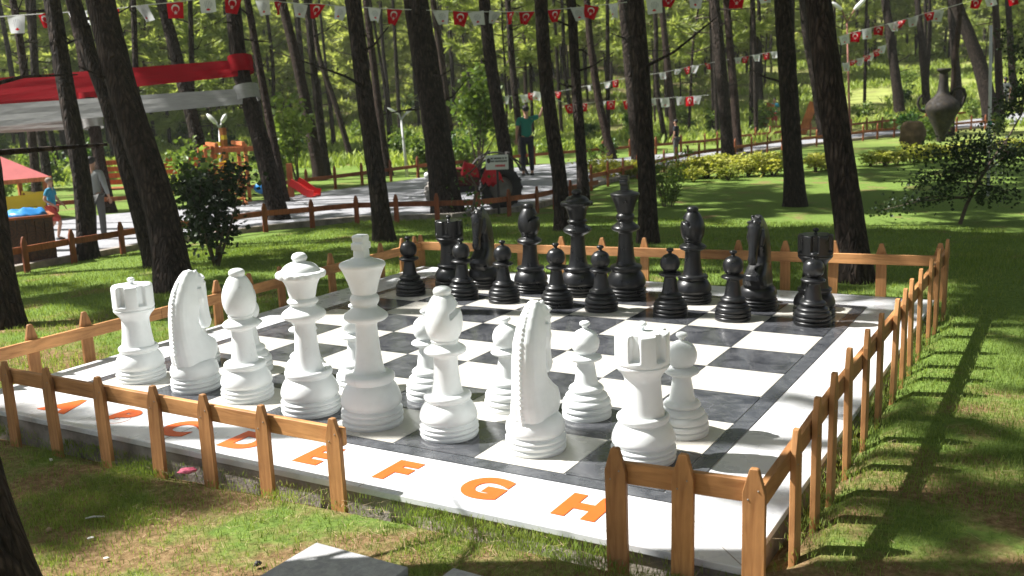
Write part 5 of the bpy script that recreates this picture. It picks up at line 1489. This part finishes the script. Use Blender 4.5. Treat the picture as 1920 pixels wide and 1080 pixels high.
def bench(u, v, rz, label):
    b = hit(u, v); t = thing('park_bench', label, 'bench', b, rz)
    m = MB()
    for i in range(4): m.box((0, -.16 + .11 * i, .42), (1.3, .09, .03))
    m.build('seat', M['playwood'], t)
    m = MB()
    for i in range(4): m.box((0, .26 + .03 * i, .52 + .12 * i), (1.3, .025, .09))
    m.build('backrest', M['playwood'], t)
    for s in (-1, 1):
        m = MB(); m.box((s * .55, -.12, .2), (.06, .06, .41)); m.bar((s * .55, .24, 0), (s * .55, .36, .95), .06, .06); m.build('leg', M['wood_far'], t)
bench(352, 385, .9, 'reddish slatted wooden bench partly behind the leafy bush')
bench(236, 395, .6, 'reddish slatted wooden bench right of the man in grey')
b = hit(1430, 262); t = thing('play_board', 'pair of slanted orange boards standing beyond the path fence', 'play boards', b + Vector((0, 3.0, 0)), .2)
for x in (-.75, .75):
    m = MB(); m.bar((x - .2, 0, .0), (x + .2, 0, 1.15), .05, .3); m.build('board', M['playwood'], t)
m = MB(); m.bar((-.9, .1, .3), (.9, .1, .3), .05, .08); m.build('crossbar', M['playwood'], t)

# ------------------------------------------------------------------ lamps
def lamp(u, v, top, heads, label, mat, r=.035):
    b = hit(u, v); D = depth(b); t = thing('street_lamp', label, 'street lamp', b)
    tp = at(*top, D) - b
    m = MB(); m.tube([(0, 0, -.1), tp * .5, tp], [r * 1.2, r, r * .8], 10); m.build('pole', M[mat], t, smooth=True)
    for (hu, hv, tu, tv, wpx) in heads:
        a = at(hu, hv, D) - b; c = at(tu, tv, D) - b
        m = MB(); mid = tp.lerp(a, .5) + Vector((0, 0, .0)); m.tube([tp, mid, a], [r * .7, r * .6, r * .5], 8); m.build('arm', M[mat], t, smooth=True)
        d = c - a; w = wpx / px_size(D)
        m = MB(); m.tube([a, a.lerp(c, .25), a.lerp(c, .75), c], [w * .22, w * .36, w * .34, w * .12], 10); m.build('lamp_head', M['lampwhite'], t, smooth=True)
lamp(416, 352, (412, 240), ((406, 232, 388, 214, 12), (416, 230, 424, 214, 12)), 'twin-headed white street lamp above the play tower', 'metal_pale')
lamp(764, 332, (752, 225), ((748, 214, 726, 202, 7), (760, 214, 778, 200, 7)), 'twin-headed pale street lamp left of the thickest dark trunk', 'metal_pale')
lamp(1594, 254, (1588, 42), ((1578, 18, 1560, 4, 11), (1602, 18, 1624, -4, 11)), 'tall reddish twin-headed street lamp beside the thick right trunk', 'lampred')

# ------------------------------------------------------------------ jug sculpture and rock
b = hit(1764, 266); D = depth(b); k = 1 / px_size(D); t = thing('jug_sculpture', 'huge dark metal jug sculpture with long neck and loop handle', 'sculpture', b, facing(b, 0))
def kp(l): return [(a * k, h * k) for a, h in l]
m = MB(); m.lathe(dense(kp([(0, -2), (7, 0), (8, 6), (12, 20), (20, 38), (28, 54), (30.5, 62), (28, 71), (20, 80), (13, 87), (10, 96), (8.5, 110), (7.5, 124)]), 3), 36); m.build('body', M['bronze'], t, smooth=True)
m = MB(); m.lathe(dense(kp([(7.5, 124), (7.5, 127), (11, 130), (12.5, 133), (10, 135), (6, 132)]), 2), 24); m.build('mouth', M['bronze'], t, smooth=True)
m = MB(); m.tube([(a * k, 0, h * k) for a, h in ((12, 84), (18, 95), (27, 99), (35, 95), (38, 84), (34, 70), (27, 58))], [3.0 * k] * 7, 10); m.build('handle', M['bronze'], t, smooth=True)
m = MB(); m.tube([(a * k, 0, h * k) for a, h in ((-27, 56), (-38, 60), (-43, 72), (-41, 82), (-35, 88))], [3.4 * k, 3 * k, 2.5 * k, 2.2 * k, 2 * k], 10); m.build('spout', M['bronze'], t, smooth=True)
b = hit(1710, 280); D = depth(b); k = 1 / px_size(D); m = MB(); m.ball((0, 0, 26 * k), (23 * k, 20 * k, 34 * k), 24)
m.v = [((x * 1.0) * (1 + .18 * mnoise.noise((x * 4, y * 4, z * 4))), y * (1 + .15 * mnoise.noise((x * 5, y * 4, z * 3 + 4))), min(z, 52 * k + .03 * mnoise.noise((x * 9, y * 9, 1)))) for x, y, z in m.v]
o = m.build('rough_rock', M['stone']); o.location = b; tag(o, 'squat brown rock standing left of the jug sculpture', 'rock')

# ------------------------------------------------------------------ ribbons between the trees
def ribbon(name, label, px_top, px_bot, mat, wrap=None):
    """px lists with depths: (u, v, D)"""
    m = MB(); n = len(px_top); vs = []; k = 5
    for j in range(n):
        a = at(*px_top[j]); c = at(*px_bot[j])
        for i in range(k): 
            p = a.lerp(c, i / (k - 1)); vs.append(p + Vector((.5, -.86, 0)) * (.004 * math.sin(i * 2.1 + j * .8)))
    fs = [(j * k + i, j * k + i + 1, (j + 1) * k + i + 1, (j + 1) * k + i) for j in range(n - 1) for i in range(k - 1)]
    m.add(vs, fs)
    t = thing(name, label, 'ribbon', tuple(vs[0])); L0 = Vector(vs[0]); m.v = [tuple(Vector(v) - L0) for v in m.v]
    o = m.build('band', M[mat], t, smooth=False, fix=False); md = o.modifiers.new('s', 'SOLIDIFY'); md.thickness = .004
    if wrap:
        (ua, va), (ub, vb), D, r, dr = wrap     # top and bottom of the wrap on the trunk axis
        a, c = at(ua, va, D) - L0, at(ub, vb, D) - L0
        m = MB(); m.tube([a, a.lerp(c, .33), a.lerp(c, .66), c], [r, r * 1.04, r, r * 1.03], 20, cap=False); w = m.build('wrap', M[mat], t, smooth=True); 
    return t
DA = depth(hit(524, 414)); rA = 43 / 2 / px_size(DA) * 1.0
DB = depth(hit(205, 400)); rB = 29 / 2 / px_size(DB) * 1.1
def lerp_px(a, b, n, sag=0): return [tuple(a[i] * (1 - t) + b[i] * t + (sag * math.sin(PI * t) if i == 1 else 0) for i in range(3)) for t in [k / (n - 1) for k in range(n)]]
ribbon('fabric_ribbon', 'long red fabric ribbon from the wrapped trunk to the left, upper one', lerp_px((446, 112, DA - .15), (-160, 158, DA + .6), 14), lerp_px((446, 143, DA - .15), (-160, 206, DA + .6), 14), 'ribbon_red', ((449, 106), (453, 137), DA, rA * 1.06, 0))
ribbon('fabric_ribbon', 'long white fabric ribbon from the wrapped trunk to the left, lower one', lerp_px((455, 166, DA - .15), (-160, 206, DA + .6), 14), lerp_px((455, 195, DA - .15), (-160, 252, DA + .6), 14), 'ribbon_white', ((460, 161), (466, 188), DA, rA * 1.06, 0))
ribbon('fabric_ribbon', 'short red ribbon wrapped round the trunk behind the man in grey', lerp_px((160, 165, DB - .12), (-160, 176, DB + .2), 8), lerp_px((160, 186, DB - .12), (-160, 206, DB + .2), 8), 'ribbon_red', ((164, 164), (167, 186), DB, rB * 1.1, 0))
ribbon('fabric_ribbon', 'short white ribbon wrapped round the trunk behind the man in grey', lerp_px((168, 220, DB - .12), (-160, 236, DB + .2), 8), lerp_px((168, 241, DB - .12), (-160, 258, DB + .2), 8), 'ribbon_white', ((172, 218), (176, 240), DB, rB * 1.1, 0))

# ------------------------------------------------------------------ bunting
def flag_mesh(w, h, seed, fold):
    n = 8; V = []; F = []; uvs = []
    for j in range(n + 1):
        for i in range(n + 1):
            a = i / n; c = j / n
            x = (a - .5) * w * (1 - fold * .75 * c); z = -c * h * (1 - .25 * fold)
            y = (.05 + .10 * fold) * w * math.sin(a * 5 + seed + c * 2) * (.3 + c) + fold * .35 * c * w * math.sin(seed * 3)
            V.append((x + fold * .35 * c * w * math.cos(seed * 2), y, z))
            uvs.append((a, 1 - c))
    F = [(j * (n + 1) + i, (j + 1) * (n + 1) + i, (j + 1) * (n + 1) + i + 1, j * (n + 1) + i + 1) for j in range(n) for i in range(n)]
    me = bpy.data.meshes.new('flag'); me.from_pydata(V, [], F); ul = me.uv_layers.new(name='UVMap')
    for lp in me.loops: ul.data[lp.index].uv = uvs[lp.vertex_index]
    for p in me.polygons: p.use_smooth = True
    return me
fl_rng = random.Random(21)
def bunting(label, flags, wpx_m, ends):
    """flags: (u, v_top, D, 'r'/'w', fold); ends: two (u, v, D)"""
    pts = [at(*ends[0])] + [at(u, v, D) for u, v, D, c, f in flags] + [at(*ends[1])]
    t = thing('flag_bunting', label, 'bunting', tuple(pts[0])); L0 = pts[0]
    m = MB(); m.tube([p - L0 for p in pts], .006, 5); m.build('cord', M['cord'], t)
    for (u, v, D, c, f), p in zip(flags, pts[1:-1]):
        w = wpx_m * fl_rng.uniform(.92, 1.06)
        o = link('flag', flag_mesh(w, w * 1.02, fl_rng.uniform(0, 6), f), t, M['flag_red' if c == 'r' else 'flag_white'])
        o.location = p - L0; o.rotation_euler = (fl_rng.uniform(-.35, .35), fl_rng.uniform(-.22, .22), facing(p, 0) + fl_rng.uniform(-.55, .55) * (2.0 if f > .45 else .8)); o.scale = (1, 1, fl_rng.uniform(.85, 1.15))
        o['label'] = 'red flag with white crescent and star' if c == 'r' else 'pale flag with grey roundel and red mark'
N1 = [(30, 34, 'w', .3), (80, 31, 'r', .8), (145, 27, 'w', .25), (213, 22, 'r', .6), (265, 15, 'w', .5), (328, 9, 'r', .08), (388, 1, 'w', .05), (437, -2, 'r', .5), (492, 4, 'w', .35), (522, 8, 'r', .8), (563, 12, 'w', .5), (596, 12, 'r', .8), (640, 17, 'w', .6), (702, 20, 'w', .5), (740, 22, 'r', .7), (826, 25, 'w', .6), (864, 27, 'r', .45), (892, 27, 'w', .4), (930, 27, 'w', .7), (958, 27, 'r', .6), (988, 27, 'r', .8), (1040, 23, 'r', .6), (1082, 19, 'w', .6), (1110, 16, 'r', .3), (1150, 12, 'w', .7), (1226, 3, 'w', .1), (1256, -2, 'r', .6), (1306, -8, 'w', .25), (1384, -8, 'r', .05), (1432, -14, 'w', .4)]
D1 = lambda u: 13.2 + 2.0 * sstep(0, 900, u)
bunting('long bunting of red and white flags across the top, nearest string', [(u, v - 5, D1(u), c, f) for u, v, c, f in N1], .24, ((-160, 46, 13), (1480, -22, 15.4)))
D2 = 21
bunting('bunting of red and white flags high at the right, beside the bent trunk', [(u, v, D2, c, f) for u, v, c, f in [(1582, 66, 'w', .2), (1604, 60, 'r', .2), (1625, 54, 'w', .05), (1648, 49, 'r', .02), (1674, 43, 'w', .6), (1692, 38, 'r', .8), (1712, 32, 'w', .4), (1742, 23, 'r', .6), (1760, 19, 'w', .15), (1832, -2, 'r', .3), (1856, -6, 'w', .1), (1898, -10, 'r', .2)]], .21, ((1560, 74, D2), (1960, -22, D2)))
D3 = 27
bunting('slanting middle bunting of small flags between the right trunks', [(u, v, D3 + (1400 - u) * .002, c, f) for u, v, c, f in [(1046, 172, 'r', .5), (1104, 160, 'w', .6), (1120, 158, 'r', .7), (1138, 154, 'w', .5), (1154, 150, 'r', .3), (1178, 146, 'w', .6), (1242, 136, 'w', .1), (1272, 130, 'w', .6), (1288, 126, 'r', .5), (1304, 123, 'w', .3), (1326, 119, 'r', .6), (1384, 108, 'w', .5), (1398, 106, 'r', .7), (1418, 103, 'w', .5), (1436, 99, 'r', .4), (1452, 97, 'w', .4)]], .20, ((1030, 176, D3), (1480, 92, D3)))
D4 = 30
bunting('low far bunting of small flags behind the man in green', [(u, v, D4, c, f) for u, v, c, f in [(947, 181, 'w', .2), (982, 178, 'w', .3), (998, 175, 'r', .4), (1008, 172, 'w', .1), (1066, 196, 'r', .3), (1094, 194, 'r', .3), (1130, 190, 'w', .5), (1146, 189, 'r', .15), (1176, 188, 'r', .2), (1222, 185, 'w', .4), (1246, 184, 'w', .1), (1276, 182, 'w', .3), (1293, 181, 'r', .05), (1308, 180, 'w', .2)]], .26, ((930, 186, D4), (1330, 178, D4)))
D5 = 27
bunting('short folded bunting tied to the dark trunk left of the jug', [(u, v, D5, c, f) for u, v, c, f in [(1586, 118, 'w', .5), (1602, 113, 'r', .9), (1614, 109, 'w', .5), (1626, 104, 'r', .9), (1636, 99, 'w', .5), (1644, 93, 'r', .4), (1654, 86, 'w', .5)]], .22, ((1576, 124, D5), (1664, 82, D5)))
hz = NT('thin_haze'); vol = hz.n('ShaderNodeVolumePrincipled'); vol.inputs['Density'].default_value = 0.0007; vol.inputs['Color'].default_value = (.93, .95, .9, 1); vol.inputs['Anisotropy'].default_value = 0.2
hz.l(vol.outputs[0], hz.out.inputs['Volume'])
m = MB(); m.box((0, 42, 11.5), (250, 210, 26)); tag(m.build('haze', hz.m), 'thin pale sunlit haze hanging between the pines', 'haze', kind='stuff')
print('objects', len(bpy.data.objects), 'tris', sum(len(o.data.polygons) for o in bpy.data.objects if o.type == 'MESH'))
